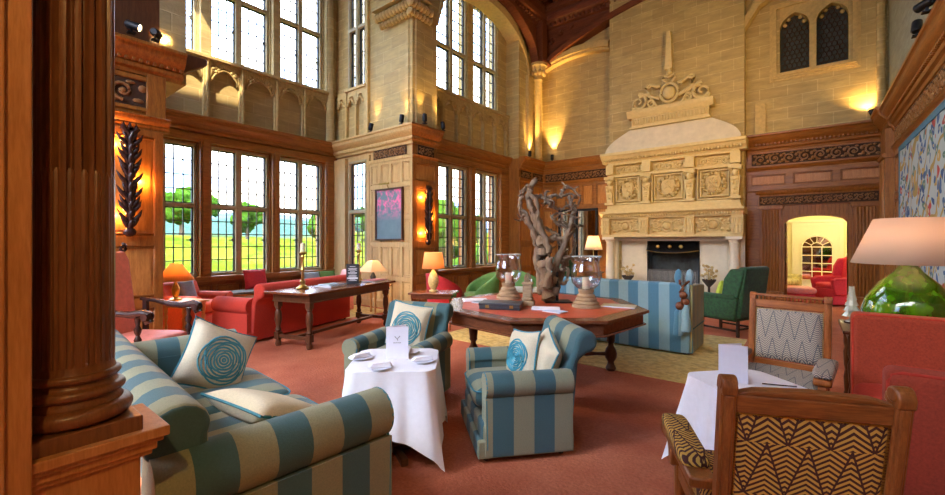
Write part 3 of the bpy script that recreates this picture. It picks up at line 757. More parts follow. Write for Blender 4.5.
# ================================================================== FIREPLACE
FY = YB-.32          # face of the breast
fp = thing('fireplace', (-2.73, FY, 0), 0, 'tall carved honey stone fireplace with coats of arms, hood and scrolled crest', 'fireplace')
HW = 1.62
g = G(FM); g.box(-1.60, -1.30, 0, .12, 0, 1.62); g.box(1.30, 1.60, 0, .12, 0, 1.62); g.box(-1.3, 1.3, 0, .10, 1.50, 1.62)
for a, b_ in ((-1.30, -.60), (.62, 1.30)): g.box(a, b_, -.30, -.18, 0, 1.55); g.box(a+.08, b_-.08, -.19, -.165, .15, 1.4)
g.build('surround', 'column_stone', fp, bev=.008, seg=1, smooth=0)
for i, x in enumerate((-1.43, 1.43)):
    g = G(FM); g.box(x-.15, x+.15, .16, .46, 0, .14)
    g.lathe([(.13, .14), (.14, .18), (.11, .22), (.115, .30), (.11, .9), (.095, 1.42), (.11, 1.44), (.10, 1.46), (.14, 1.54)], (x, .31, 0), 20); g.box(x-.16, x+.16, .15, .47, 1.54, 1.60)
    g.build('column', 'column_stone', fp, smooth=40)
g = G(FM); g.box(-.60, .62, -.62, -.60, 0, 1.5); g.box(-.62, -.60, -.6, -.18, 0, 1.5); g.box(.62, .64, -.6, -.18, 0, 1.5); g.box(-.6, .62, -.6, -.18, 1.5, 1.52)
for i in range(12):
    for j in range(8): g.box(-.59+i*.1, -.50+i*.1, -.6, -.592, .02+j*.18, .19+j*.18)
g.build('firebox', 'firebox', fp, smooth=0)
g = G(FM)   # smoke hood with a bowed lip and bosses
def hoodf(u, v):
    a = -1+2*u; w = .62-.10*v*v; return (a*w, -.12+.22*(1-a*a)*(1-v*.6)-.15*v, 1.20+.06*a*a+v*.28)
g.surf(hoodf, 17, 7)
g.build('smoke_hood', 'black_iron', fp, solid=.015)
g = G(FM)
for x in (-.28, 0, .26): g.ball((x, .08, 1.36), (.05, .03, .05), 10, 6)
g.tube([(-.62+1.24*i/16, -.11+.23*(1-(-1+2*i/16)**2), 1.20+.06*(-1+2*i/16)**2) for i in range(17)], .012, 6)
g.build('hood_bosses', 'brass', fp)
def mantel_band(z0, z1, y):
    g = G(FM); g.box(-HW+.08, HW-.08, 0, y, z0, z1)
    return g
g = mantel_band(1.60, 2.16, .33); g.box(-HW+.02, HW-.02, 0, .46, 1.60, 1.67); g.box(-HW+.02, HW-.02, 0, .46, 2.08, 2.14)
g.prism([(0, 2.12), (.44, 2.12), (.50, 2.18), (.58, 2.22), (.58, 2.27), (0, 2.27)], -HW-.02, HW+.02, 'x')
for i in range(56): x = -HW+.04+i*.0575; g.box(x, x+.03, .44, .53, 2.12, 2.17)
g.build('mantelshelf', 'carved_stone', fp, bev=.006, seg=1, smooth=0)
g = G(FM)
xs = [-1.50, -.52, .52, 1.50]
for x in xs:
    g.box(x-.11, x+.11, .36, .50, 1.67, 2.08)
    for k in (-1, 0, 1): g.lathe([(.025, 0), (.032, .34)], (x+k*.065, .50, 1.70), 7)
    g.box(x-.12, x+.12, .36, .54, 1.86, 1.89)
for a, b_ in zip(xs, xs[1:]):
    c = (a+b_)/2; g.tube([(c+.13*math.cos(t*PI/8), .36, 1.875+.13*math.sin(t*PI/8)) for t in range(16)], .022, 5, closed=True)
    g.ball((c, .42, 1.875), (.09, .05, .09), 10, 6)
    for s_ in (-1, 1):
        g.tube(spiral((c+s_*.25, 1.90), .09, 1.5, s_, 0, .36, 20), [.022-.0007*j for j in range(20)], 5)
        for (dx, dz, r_) in ((.18, -.10, .05), (.30, -.12, .045), (.34, .05, .04), (.16, .12, .05), (.28, .13, .035), (.37, -.04, .035)):
            g.ball((c+s_*dx, .35, 1.875+dz), (r_, .06, r_*.8), 7, 5)
g.build('mantel_carving', 'carved_stone', fp, smooth=50)
# overmantel
g = G(FM); g.box(-1.50, 1.50, 0, .12, 2.27, 3.62); g.box(-1.56, 1.56, 0, .32, 2.27, 2.36); g.box(-1.53, 1.53, 0, .28, 2.36, 2.46)
g.box(-1.52, 1.52, 0, .27, 3.22, 3.27); g.box(-1.52, 1.52, 0, .27, 3.52, 3.58)
for a, b_ in zip(xs, xs[1:]): mould_frame(g, a+.22, b_-.22, 2.58, 3.14, .12, .23, .035); mould_frame(g, a+.16, b_-.16, 2.50, 3.20, .12, .27, .03)
g.prism([(0, 3.58), (.26, 3.58), (.30, 3.64), (.38, 3.68), (.42, 3.74), (.46, 3.76), (.46, 3.83), (0, 3.83)], -1.66, 1.66, 'x')
for i in range(50): x = -1.60+i*.064; g.box(x, x+.032, .28, .38, 3.63, 3.68)
g.build('overmantel', 'carved_stone', fp, bev=.006, seg=1, smooth=0)
for i, x in enumerate(xs):      # term figures between the panels
    x *= .96; g = G(FM); g.prism([(x-.06, 2.46), (x+.06, 2.46), (x+.10, 2.98), (x-.10, 2.98)], .10, .36, 'y')
    g.box(x-.12, x+.12, .10, .38, 2.46, 2.52); g.ball((x, .36, 3.06), (.065, .06, .08), 10, 7); g.ball((x, .33, 2.93), (.10, .07, .07), 10, 6)
    g.box(x-.13, x+.13, .10, .40, 3.14, 3.21)
    for s_ in (-1, 1): g.tube(spiral((x+s_*.07, 3.10), .045, 1.2, s_, 0, .38, 14), .014, 5); g.ball((x+s_*.04, .36, 2.83), (.03, .04, .05), 6, 4)
    for z in (2.60, 2.70): g.ball((x, .37, z), (.05, .025, .04), 7, 5)
    g.box(x-.10, x+.10, .10, .34, 3.27, 3.52)
    g.build('term_figure', 'carved_stone', fp, smooth=50)
for i, (a, b_) in enumerate(zip(xs, xs[1:])):
    c = (a+b_)/2*.98; g = G(FM); z = 2.86
    sh = [(-.14, .17), (-.05, .15), (0, .18), (.05, .15), (.14, .17), (.16, .02), (.11, -.13), (0, -.20), (-.11, -.13), (-.16, .02)]
    g.prism([(c+p*1.0, z+q) for p, q in sh], .10, .24, 'y'); g.prism([(c+p*.82, z+q*.82) for p, q in sh], .24, .265, 'y')
    for k in range(18):
        t = 2*PI*k/18; g.ball((c+.235*math.cos(t), .18, z+.245*math.sin(t)), (.042, .075, .042), 7, 5)
        if k % 3 == 0: g.tube(spiral((c+.21*math.cos(t), z+.22*math.sin(t)), .05, 1.2, 1, t, .29, 12), .014, 4)
    if i == 0:
        for p, q in ((-.05, .07), (.06, .05), (0, -.05), (.05, -.09)): g.ball((c+p, .30, z+q), (.03, .02, .03), 7, 5)
    elif i == 1:
        g.tube([(c-.08, .30, z+.09), (c+.0, .30, z), (c+.08, .30, z+.09)], .014, 5); g.tube([(c-.08, .30, z-.07), (c, .30, z+.02), (c+.08, .30, z-.07)], .014, 5); g.ball((c, .30, z+.10), (.03, .02, .03), 7, 5)
    else:
        g.tube([(c-.09, .30, z+.10), (c+.08, .30, z-.11)], .018, 5); g.tube([(c+.09, .30, z+.10), (c-.08, .30, z-.11)], .018, 5)
        for p, q in ((0, .11), (-.09, 0), (.09, 0), (0, -.10)): g.ball((c+p, .30, z+q), (.025, .02, .025), 7, 5)
    g.build('coat_of_arms', 'carved_stone', fp, smooth=50)
    g = G(FM); scrollwork(g, a+.14, b_-.14, 3.29, 3.50, .13, .22, .026); g.build('frieze_carving', 'carved_stone', fp, smooth=50)
# domed stone hood above
def hoodpt(u, v):
    # u round three sides, v up
    t = v; w = 1.56-(.70)*(1-math.cos(t*PI/2))**1.0*.98-(.12*t if t > .0 else 0); d = .36-.18*t
    w = 1.56*(1-t)+.88*t+.20*math.sin(PI*t); z = 3.83+.62*t**1.15
    if u < .2: s_ = u/.2; return (-w, s_*d, z)
    if u > .8: s_ = (1-u)/.2; return (w, s_*d, z)
    return (-w+2*w*(u-.2)/.6, d, z)
g = G(FM); g.surf(hoodpt, 31, 12); g.build('domed_hood', 'hood_stone', fp, smooth=60)
g = G(FM); g.box(-.90, .90, 0, .22, 4.42, 4.72); g.box(-.94, .94, 0, .26, 4.42, 4.47)
g.prism([(0, 4.70), (.24, 4.70), (.30, 4.80), (.32, 4.88), (0, 4.88)], -1.0, 1.0, 'x')
for i in range(27): x = -.88+i*.066; g.prism([(x, 4.52), (x+.035, 4.52), (x+.035, 4.64), (x+.0175, 4.67), (x, 4.64)], .22, .26, 'y')
g.build('crest_base', 'carved_stone', fp, bev=.006, seg=1, smooth=0)
g = G(FM); y = .14
g.tube([(.20*math.cos(t*PI/12), y, 5.22+.23*math.sin(t*PI/12)) for t in range(24)], .035, 6, closed=True); g.ball((0, y, 5.22), (.15, .10, .17), 14, 8)
g.box(-.9, .9, y-.05, y+.05, 4.88, 4.93)
for s_ in (-1, 1):
    R_ = [.05-.0012*j for j in range(26)]
    g.tube(spiral((s_*.74, 5.11), .22, 1.5, s_, PI/2, y), R_, 6)
    g.tube([(s_*.72, y, 5.26), (s_*.52, y, 5.28), (s_*.36, y, 5.18), (s_*.22, y, 5.12)], .045, 6)
    g.tube(spiral((s_*.42, 5.02), .10, 1.3, -s_, PI/2, y), [.035-.001*j for j in range(26)], 6)
    g.tube([(s_*.50, y, 5.30), (s_*.56, y, 5.45), (s_*.45, y, 5.52), (s_*.33, y, 5.45), (s_*.2, y, 5.42)], .04, 6)
    g.tube(spiral((s_*.50, 5.50), .07, 1.2, s_, 0, y), [.03-.001*j for j in range(26)], 6)
    g.tube([(s_*.30, y, 4.93), (s_*.42, y, 5.16), (s_*.55, y, 5.30)], .03, 6)
    g.tube([(0, y, 5.62), (s_*.12, y, 5.66), (s_*.15, y, 5.58), (s_*.05, y, 5.48)], .03, 6)
    g.ball((s_*.28, y, 5.42), (.06, .05, .05), 7, 5); g.ball((s_*.88, y, 4.98), (.05, .05, .06), 7, 5)
g.build('scrolled_crest', 'carved_stone', fp, smooth=50)
g = G(FM); g.lathe([(.05, 5.66), (.08, 5.70), (.05, 5.76), (.055, 5.80)], (0, y, 0), 8); g.prism([(-.085, 5.80), (.085, 5.80), (.045, 6.74), (-.045, 6.74)], y-.06, y+.06, 'y')
g.build('obelisk_finial', 'carved_stone', fp, smooth=40)
g = G(); g.box(-4.35, -1.1, 10.45, FY+.04, 0, .06)
tag(g.build('hearth_slab', 'column_stone', bev=.01), 'pale raised stone hearth slab in front of the carved fireplace', 'hearth')
# fire screen & andirons
o = thing('fire_screen', (-2.60, 11.05, .06), 0, 'low grey mesh fire screen standing across the dark fire opening', 'fire screen')
g = G(); mould_frame(g, -.55, .55, .03, .72, -.01, .01, .02); g.build('frame', 'lead', o, smooth=0)
g = G()
for i in range(40): g.box(-.55+i*.0275, -.547+i*.0275, -.002, .002, .03, .72)
for i in range(25): g.box(-.55, .55, -.002, .002, .03+i*.0275, .033+i*.0275)
g.build('mesh_panel', 'radiator', o, smooth=0)
for i, (x, lb) in enumerate(((-3.62, 'gilt basket of dried flowers at the left of the hearth'), (-1.78, 'gilt basket of dried flowers at the right of the hearth'))):
    o = thing('flower_stand', (x, 10.95, .06), 0, lb, 'flower stand', 'flower stands on the hearth')
    G().lathe([(.12, 0), (.13, .03), (.03, .06), (.025, .38), (.06, .42), (.14, .52), (.15, .56), (.01, .5)], n=14).build('stand', 'iron_base', o)
    g = G()
    for k in range(16):
        a = k*2.4; r_ = .04+.09*(k/16)**.5; z = .60+.28*random.random(); p = (r_*math.cos(a)*1.3, r_*math.sin(a), z)
        g.tube([(0, 0, .5), (p[0]*.5, p[1]*.5, z-.1), p], .006, 4); g.ball(p, .035, 7, 5)
    g.build('flowers', 'ceramic_gold', o)

# ================================================================== soft furnishing builders
def armsec(h, w, r, out=1):
    """arm outline in xz: slim panel with an outward roll at the top"""
    pts = [(0, .05), (w, .05), (w, h-2*r*.9)]
    for i in range(13): a = -PI*.35+(PI*1.35)*i/12; pts.append((w*.55+r*math.cos(a), h-r+r*math.sin(a)))
    pts.append((0, h-r))
    return [(out*x, z) for x, z in pts]
def backsec(h, d, r):
    """back outline in yz: gently raked with a backward roll"""
    pts = [(-.13, .28), (.05, h-r*1.3)]
    for i in range(13): a = PI*.90-(PI*1.40)*i/12; pts.append((.14+r*math.cos(a), h-r+r*math.sin(a)))
    pts += [(.075, h-2.6*r), (.02, .05), (-.13, .05)]
    return pts
def softbox(g, cx, cy, cz, sx, sy, sz, p=5.0, n=20, X=None):
    def fn(u, v):
        a = 2*PI*u; b_ = -PI/2+PI*v
        def sp(c, e): return math.copysign(abs(c)**e, c)
        e = 2/p
        return (cx+sx/2*sp(math.cos(b_), .35)*sp(math.cos(a), e), cy+sy/2*sp(math.cos(b_), .35)*sp(math.sin(a), e), cz+sz/2*sp(math.sin(b_), .7))
    g.surf(fn, n*2, 11, X, closeu=True)
def seat_furniture(name, W, D, H, ah, seat_w, mats, loc, rz, label, cat, ncush=1, skirt=True, group=None, feet='ebony', piping='teal_piping', roll=.085, off=.17, aoff=None):
    aoff = off if aoff is None else aoff
    mx, my = mats
    o = thing(name, loc, rz, label, cat, group)
    hw = W/2; aw = (W-seat_w)/2*.86
    G().box(-hw+.03, hw-.03, -D/2+.04, D/2-.02-off, .05, .27).build('base', mx, o, bev=.03, seg=3)
    if skirt:
        g = G(); g.box(-hw+.01, hw-.01, -D/2+.01, D/2+.005-off, .035, .16); g.build('skirt', mx, o, bev=.012)
    for s_ in (-1, 1):
        g = G(); out = armsec(ah, aw, roll, s_); g.prism([(x+s_*(hw-aw), z) for x, z in out], -D/2+.06, D/2-.01-aoff, 'y'); a = g.build('arm', my, o, bev=.028, seg=3, smooth=50)
        if piping:
            g = G(); cx = s_*(hw-aw+aw*.55); rr = roll-.004
            g.tube([(s_*(hw-.004), -D/2+.075, .10), (s_*(hw-.004), -D/2+.068, ah-2*roll)]+[(cx+s_*rr*math.cos(a_), -D/2+.066, ah-roll+rr*math.sin(a_)) for a_ in [-.9+i*(PI+.9)/12 for i in range(13)]]+[(s_*(hw-aw), -D/2+.068, ah-roll-.04), (s_*(hw-aw), -D/2+.075, .30)], .006, 5); g.build('piping', piping, a)
    g = G(); g.prism([(D/2-.02-off+y, z) for y, z in backsec(H, .16, roll*.95)], -hw+aw*.35, hw-aw*.35, 'x'); g.build('backrest', mx, o, bev=.03, seg=3, smooth=50)
    cw = seat_w/ncush
    for i in range(ncush):
        x = -seat_w/2+(i+.5)*cw; g = G(); softbox(g, x, -.12, .39, cw-.01, D-.26, .19, 9, 18); c = g.build('seat_cushion', mx, o, smooth=60)
        if piping:
            g = G(); pp = []
            for k in range(40):
                a_ = 2*PI*k/40; f_ = lambda q: math.copysign(abs(q)**(2/9), q); pp.append((x+(cw-.01)/2*f_(math.cos(a_))*.995, -.12+(D-.26)/2*f_(math.sin(a_))*.995, .39+.045))
            g.tube(pp, .006, 5, closed=True); g.build('piping', piping, c)
    for sx in (-1, 1):
        for sy in (-1, 1): G().lathe([(.018, 0), (.03, .06)], (sx*(hw-.08), (D/2-.24 if sy > 0 else -D/2+.08), 0), 8).build('foot', feet, o)
    return o
def pillow(name, w, h, t, mat, loc, rot, label, cat='cushion', group=None, rose=False, piping='teal_piping', parent=None):
    """scatter cushion standing in its own xz plane, face towards -y"""
    o = thing(name, loc, 0, label, cat, group); o.rotation_euler = rot
    def th(a, b_): return t/2*max(0, (1-a**4))**.6*max(0, (1-b_**4))**.6
    def pos(a, b_, s_):
        pin = 1-.09*(1-a*a)*b_*b_; pin2 = 1-.09*(1-b_*b_)*a*a
        return (a*w/2*pin2, s_*th(a, b_), h/2+b_*h/2*pin)
    g = G()
    for s_ in (-1, 1): g.surf(lambda u, v: pos(-1+2*u, -1+2*v, s_), 17, 17)
    c = g.build('cushion_body', mat, o, smooth=60)
    if piping:
        k = 24; per = [(-1+2*i/k, -1) for i in range(k)]+[(1, -1+2*i/k) for i in range(k)]+[(1-2*i/k, 1) for i in range(k)]+[(-1, 1-2*i/k) for i in range(k)]
        g = G(); g.tube([pos(a, b_, 1) for a, b_ in per], .007, 5, closed=True); g.build('piping', piping, o)
    if rose:
        g = G()
        for r0 in range(9):
            R = .035+.068*r0
            for q in range(4 if r0 > 1 else 2):
                seg = []
                a0 = r0*1.1+q*PI/2*(1 if r0 > 1 else 2)
                for i in range(9):
                    a = a0+i/8*(1.75 if r0 > 1 else 3.2); rr = R*(1+.10*math.sin(i/8*PI)); x = rr*math.cos(a)+.06; z = rr*math.sin(a)*1.0-.12
                    seg.append(pos(max(-.97, min(.97, x*1.15)), max(-.97, min(.97, z*1.15)), -1))
                g.tube([(p[0], p[1]-.003, p[2]) for p in seg], .0065, 4)
        g.build('rose_embroidery', 'teal_thread', o)
    return o
def place(o, M):
    o.location = M.to_translation(); o.rotation_euler = M.to_euler()

# ================================================================== FOREGROUND: column
col = thing('fluted_column', (-1.66, .24, 0), 0, 'dark oak fluted half column on a square pedestal at the left edge', 'column')
g = G(); g.lathe([(.088, 1.15), (.086, 3.25)], (0, 0, 0), 160, flute=18, fd=.017); g.build('shaft', 'oak_column', col, smooth=30)
g = G()
for i in range(18): a = 2*PI*(i+.25)/18; g.lathe([(.0095, 1.15), (.0095, 1.685), (.004, 1.70)], (.080*math.cos(a), .080*math.sin(a), 0), 8)
g.build('cabling', 'oak_column', col)
def tor(r, z, q, n=7): return [(r+q*math.cos(-PI/2+PI*i/n), z+q*math.sin(-PI/2+PI*i/n)) for i in range(n+1)]
g = G(); g.lathe([(.10, .985)]+tor(.108, 1.015, .024)+[(.108, 1.045), (.100, 1.055)]+tor(.100, 1.075, .014)+[(.098, 1.09), (.092, 1.10)]+tor(.092, 1.118, .012)+[(.090, 1.135), (.087, 1.155)], n=48); g.build('base_rings', 'oak_column', col, smooth=50)
G().box(-.13, .125, -.13, .13, .94, .988).build('plinth', 'oak_column', col, bev=.004, smooth=0)
g = G(); g.box(-.13, .10, -.2, .13, 0, .86); g.box(-.13, .15, -.24, .19, .915, .945)
for (q, z0, z1) in ((.115, .86, .875), (.125, .875, .90), (.138, .90, .918)): g.box(-.13, q, -.24, q+.04, z0, z1)
g.build('pedestal', 'oak_orange', col, bev=.004, smooth=0)
g = G(); g.lathe([(.086, 3.25), (.11, 3.3), (.12, 3.34)], n=32); g.box(-.14, .14, -.14, .14, 3.34, 3.4); g.build('capital', 'oak_column', col)
g = G(); g.box(-2.0, -1.49, -.9, .138, 0, 3.4); g.box(-1.49, -1.478, -.9, .07, 0, 3.4); g.box(-1.49, -1.472, .078, .092, 0, 3.4)
o = g.build('wall_entrance_post', 'oak_orange', bev=.004, smooth=0); struct(o)
G().box(-2.2, -1.35, -1.0, .5, 3.4, 3.75).build('trim_28', 'oak_red', smooth=0); struct(bpy.data.objects['trim_28'])

# ================================================================== striped suite
def facing(dx, dy): return math.atan2(dy, dx)+PI/2     # rotation so that local -y looks along (dx,dy)
SM = ('stripe_x', 'stripe_y')
s1 = seat_furniture('loveseat', 2.36, 1.02, .90, .74, 1.84, SM, (-2.85, 1.05, 0), facing(.075, .997), 'large teal and olive striped loveseat beside the fluted column, nearest the camera', 'sofa', ncush=2, group='teal striped suite', roll=.12, off=.20, aoff=-.02)
cA = seat_furniture('armchair', .80, .86, .86, .60, .50, SM, (-1.74, 2.80, 0), facing(-.66, -.75), 'teal and olive striped armchair turned side-on in the middle of the red carpet', 'armchair', group='teal striped suite')
dup(cA, (-3.08, 2.78, 0), facing(.31, -.95), 'teal and olive striped armchair facing us behind the white-clothed table')
RP = lambda x, y, z, rz, tilt, roll=0: TR(x, y, z) @ RZ(rz) @ RX(tilt) @ RY(roll)
p = pillow('cushion', .47, .47, .18, 'linen_cream', (0, 0, 0), (0, 0, 0), 'cream cushion with a teal rose, standing at the far end of the large striped loveseat', rose=True, group='cream scatter cushions')
place(p, RP(-3.24, 1.12, .47, facing(.80, .10), rad(-20), rad(30)))
p = pillow('cushion', .50, .44, .14, 'linen_cream', (0, 0, 0), (0, 0, 0), 'plain cream cushion with teal piping lying at the near arm of the large striped loveseat', group='cream scatter cushions')
place(p, RP(-2.10, 1.02, .66, facing(-.1, .9), rad(-66), rad(0)) @ TR(0, 0, -.22))
p = pillow('cushion', .44, .44, .16, 'linen_cream', (0, 0, 0), (0, 0, 0), 'cream cushion with a teal rose on the striped armchair facing us', rose=True, group='cream scatter cushions')
place(p, RP(-3.12, 2.83, .45, facing(.33, -.94), rad(-16), rad(7)))
for (dx, dy, rr, lb, rs) in ((.10, .10, 20, 'rear of the two cream cushions leaning in the side-on striped armchair', False), (-.05, .0, -8, 'front cream cushion with a teal rose in the side-on striped armchair', True)):
    p = pillow('cushion', .37, .37, .15, 'linen_cream', (0, 0, 0), (0, 0, 0), lb, rose=rs, group='cream scatter cushions')
    place(p, RP(-1.70+dx*.7, 2.77+dy*.9, .44, facing(*((-.70, -.72) if not rs else (-.45, -.89))), rad(-14), rad(rr)))

# ================================================================== white clothed tables
def clothed(name, loc, rz, half, top, over, label, cl_label, zmin=.05, seed=1):
    o = thing(name, loc, rz, label, 'table', 'small tables under white cloths')
    G().box(-half*.86, half*.86, -half*.86, half*.86, top-.03, top-.008).build('table_top', 'oak_dark', o, bev=.004, smooth=0)
    G().lathe([(.04, .05), (.035, .3), (.04, top-.03)], n=14).build('pedestal', 'oak_dark', o)
    for k in range(4): g = G(); g.box(0, .24, -.025, .025, .0, .05, RZ(k*PI/2+.4)); g.build('foot', 'oak_dark', o, bev=.008, smooth=0)
    n = 144; vs = []; rows = 13
    def base(a):
        c, s_ = math.cos(a), math.sin(a); q = half/max(abs(c), abs(s_)); q2 = half*1.12
        return min(q, q2*1.14)
    def fn(u, v):
        a = 2*PI*u; b_ = base(a)
        if v < .25: q = b_*(v/.25); return (q*math.cos(a), q*math.sin(a), top)
        t = (v-.25)/.75
        c, s_ = abs(math.cos(a)), abs(math.sin(a)); side = half+over; L = min(side/max(c, s_)-b_, (top-zmin)*1.06)
        corner = (min(c, s_)/max(c, s_))**3
        drop = L*t; z = top-drop*(.995-.03*corner)
        fold = math.sin(a*13+seed)*.5+math.sin(a*7+seed*2.1)*.5
        q = b_+.012+t*(.035+.11*corner+.035*fold*(1-.3*corner))
        if t < .09: z = top-.25*drop
        return (q*math.cos(a), q*math.sin(a), max(z, .012))
    g = G(); g.surf(fn, n, rows*2, closeu=True)
    c = g.build('tablecloth', 'white_cloth', smooth=70); c.location = loc; c.rotation_euler = (0, 0, rz); tag(c, cl_label, 'tablecloth', 'white cloths on the small tables')
    return o
T1 = (-2.31, 2.02, 0); T2 = (-.27, 2.98, 0)
clothed('side_table', T1, rad(41), .285, .66, .44, 'small table under a white cloth between the striped loveseat and armchairs', 'white cloth with menu card and folded napkins, hanging between striped seats', seed=1.3)
clothed('side_table', T2, rad(47), .245, .66, .42, 'small table under a white cloth between the two carved oak chairs', 'white cloth with a menu card and a pencil, between the carved oak chairs', seed=2.2)
def menu(loc, rz, h, w, label, logo=True):
    o = thing('menu_card', loc, rz, label, 'menu', 'white folded menu cards')
    g = G(); g.box(0, w, -.002, .002, 0, h, RZ(rad(14))); g.build('front_leaf', 'white_paper', o, smooth=0)
    g = G(); g.box(0, w, -.002, .002, 0, h, RZ(rad(44))); g.build('back_leaf', 'white_paper', o, smooth=0)
    if logo:
        g = G(); X = RZ(rad(14))
        g.tube([X @ Vector((w*.38, -.004, h*.70)), X @ Vector((w*.50, -.004, h*.62)), X @ Vector((w*.62, -.004, h*.71))], .0022, 4)
        g.tube([X @ Vector((w*.50, -.004, h*.62)), X @ Vector((w*.53, -.004, h*.57))], .002, 4)
        for i in range(7): x = w*(.33+.05*i); g.box(x, x+.004, -.0045, -.002, h*.49, h*.515, X)
        g.build('printed_mark', 'paper_ink', o)
    return o
menu((T1[0]-.03, T1[1]-.06, .662), rad(30), .23, .155, 'white folded menu card with a small bird mark, beside the napkins', True)
menu((T2[0]-.15, T2[1]-.08, .662), rad(2), .22, .15, 'plain white folded menu card on the table by the carved oak chairs', False)
nb = thing('napkin', (0, 0, 0), 0, 'white napkin folded on a plate, nearest the striped loveseat', 'napkin', 'napkins on side plates')
g = G(); g.lathe([(.03, 0), (.055, .002), (.085, .010), (.083, .013), (.05, .005), (.0, .004)], n=28); g.build('plate', 'white_paper', nb)
for i in range(3): g = G(); softbox(g, .004*i, 0, .014+.009*i, .15-.012*i, .055-.004*i, .012, 6, 12, RZ(.3+.1*i)); g.build('folded_layer', 'white_cloth', nb, smooth=60)
nb.location = (-2.21, 1.80, .663); nb.rotation_euler = (0, 0, .5)
dup(nb, (-2.50, 1.86, .663), 1.0, 'white napkin folded on a plate at the left end of the clothed table')
dup(nb, (-2.10, 2.08, .663), .6, 'white napkin folded on a plate at the right end of the clothed table')
dup(nb, (-2.35, 2.17, .663), 1.9, 'white napkin folded on a plate behind the menu card')
g = G(); g.tube([(0, 0, 0), (.17, 0, 0)], .0035, 6); o = g.build('pencil', 'ebony'); o.location = (T2[0]+.06, T2[1]+.0, .668); o.rotation_euler = (0, 0, .35); tag(o, 'thin dark pencil lying on the white cloth by the menu card', 'pencil')

# ================================================================== carved oak chairs
def oak_chair(loc, rz, label, cloth, bead):
    """faces local -y"""
    o = thing('carved_armchair', loc, rz, label, 'armchair', 'carved oak chairs with zigzag upholstery')
    W = .53 if not bead else .56; rake = RX(rad(-9)); B = TR(0, .27, 0)
    hw = W/2
    for s_ in (-1, 1):
        g = G(); x = s_*(hw-.024); X = B @ rake
        g.box(x-.024, x+.024, -.026, .026, .40, 1.02, X); g.box(x-.014, x+.014, -.032, .032, .44, 1.0, X)
        g.prism([(-.034, 1.0), (.034, 1.0), (.036, 1.03), (.02, 1.055), (-.012, 1.05), (-.034, 1.03)], x-.024, x+.024, 'x', X); g.lathe([(.026, 0), (.026, .052)], (0, 0, 0), 14, X @ TR(x-.026, 0, 1.035) @ RY(PI/2))
        g.build('back_post', 'chair_oak_z', o, bev=.006, seg=2)
        g = G(); g.box(x-.022, x+.022, .20, .25, 0, .46); g.build('rear_leg', 'chair_oak_z', o, bev=.005)
    g = G(); X = B @ rake; g.box(-hw+.04, hw-.04, -.018, .018, .935 if not bead else .93, 1.0, X)
    if not bead: g.prism([(-hw+.04, 1.0), (hw-.04, 1.0), (hw-.10, 1.018), (0, 1.026), (-hw+.10, 1.018)], -.018, .018, 'y', X)
    tr = g.build('top_rail', 'chair_oak', o, bev=.006)
    g = G(); g.box(-hw+.04, hw-.04, -.016, .016, .44, .49, X); g.build('lower_rail', 'chair_oak', o, bev=.004)
    if bead:
        g = G(); g.box(-hw+.04, hw-.04, -.02, .02, 1.03, 1.05, X)
        for i in range(17): x = -hw+.07+i*(W-.14)/16; g.ball((x, 0, 1.015), (.012, .012, .018), 7, 5, X)
        g.build('bead_gallery', 'chair_oak', o)
    g = G(); zt = .94 if not bead else .925
    def pad(u, v):
        a, b_ = -1+2*u, -1+2*v; k = (1-a**6)*(1-b_**6)
        return (a*(hw-.05), -.012-.045*k**.6, .50+(zt-.50)*v)
    def padb(u, v): a, b_ = -1+2*u, -1+2*v; return (a*(hw-.05), .010+.012*((1-a**6)*(1-b_**6))**.6, .50+(zt-.50)*v)
    g.surf(pad, 21, 17, X); g.surf(padb, 21, 9, X); g.build('back_upholstery', cloth, o, smooth=60)
    g = G(); z0 = .502
    for i in range(50):
        t = i/49; x = -hw+.053+(W-.106)*t
        for y in (-.016, .014): g.ball((x, y, zt-.006), .0048, 5, 3, X)
    for i in range(44):
        z = z0+(zt-z0)*i/43
        for s_ in (-1, 1):
            for y in (-.016, .014): g.ball((s_*(hw-.053), y, z), .0048, 5, 3, X)
    g.build('brass_nails', 'brass', o)
    g = G(); softbox(g, 0, -.03, .43, W-.03, .54, .11, 8, 18); g.build('seat', cloth, o, smooth=60)
    g = G(); mould_frame(g, -hw+.05, hw-.05, -.26, .22, 0, 0, .04)
    g = G(); g.box(-hw+.0, hw-.0, -.29, -.25, .31, .39); g.box(-hw+.01, -hw+.04, -.27, .24, .32, .39); g.box(hw-.04, hw-.01, -.27, .24, .32, .39); g.build('seat_frame', 'chair_oak', o, bev=.006)
    for s_ in (-1, 1):
        x = s_*(hw+.0)
        g = G(); g.lathe([(.022, 0), (.03, .03), (.02, .06), (.028, .16), (.018, .20), (.026, .24), (.026, .42)], (x*.92, -.27, 0), 12); g.build('front_leg', 'chair_oak_z', o)
        g = G(); g.prism([(-.31, .38), (-.25, .38), (-.235, .44), (-.26, .48), (-.21, .535), (-.33, .535), (-.345, .49), (-.31, .43)], x-.025, x+.025, 'x'); g.prism([(-.25, .535), (-.17, .535), (-.235, .47)], x-.02, x+.02, 'x')
        g.build('arm_support', 'chair_oak_z', o, bev=.008)
        g = G(); g.prism([(-.36, .53), (-.34, .515), (.235, .54), (.24, .585), (-.35, .565)], x-.05, x+.05, 'x'); a = g.build('arm', 'chair_oak_z', o, bev=.01)
        g = G(); softbox(g, x, -.10, .588, .12, .50, .065, 6, 14); g.build('arm_pad', cloth, a, smooth=60)
    for s_ in (-1, 1): g = G(); g.tube([(s_*(hw-.03), -.25, .12), (s_*(hw-.03), .22, .12)], .013, 8); g.build('stretcher', 'chair_oak', o)
    return o
oak_chair((-.17, 2.15, 0), facing(-.408, .913), 'carved oak armchair with gold zigzag back, its back to us at the bottom right', 'chevron_gold', False)
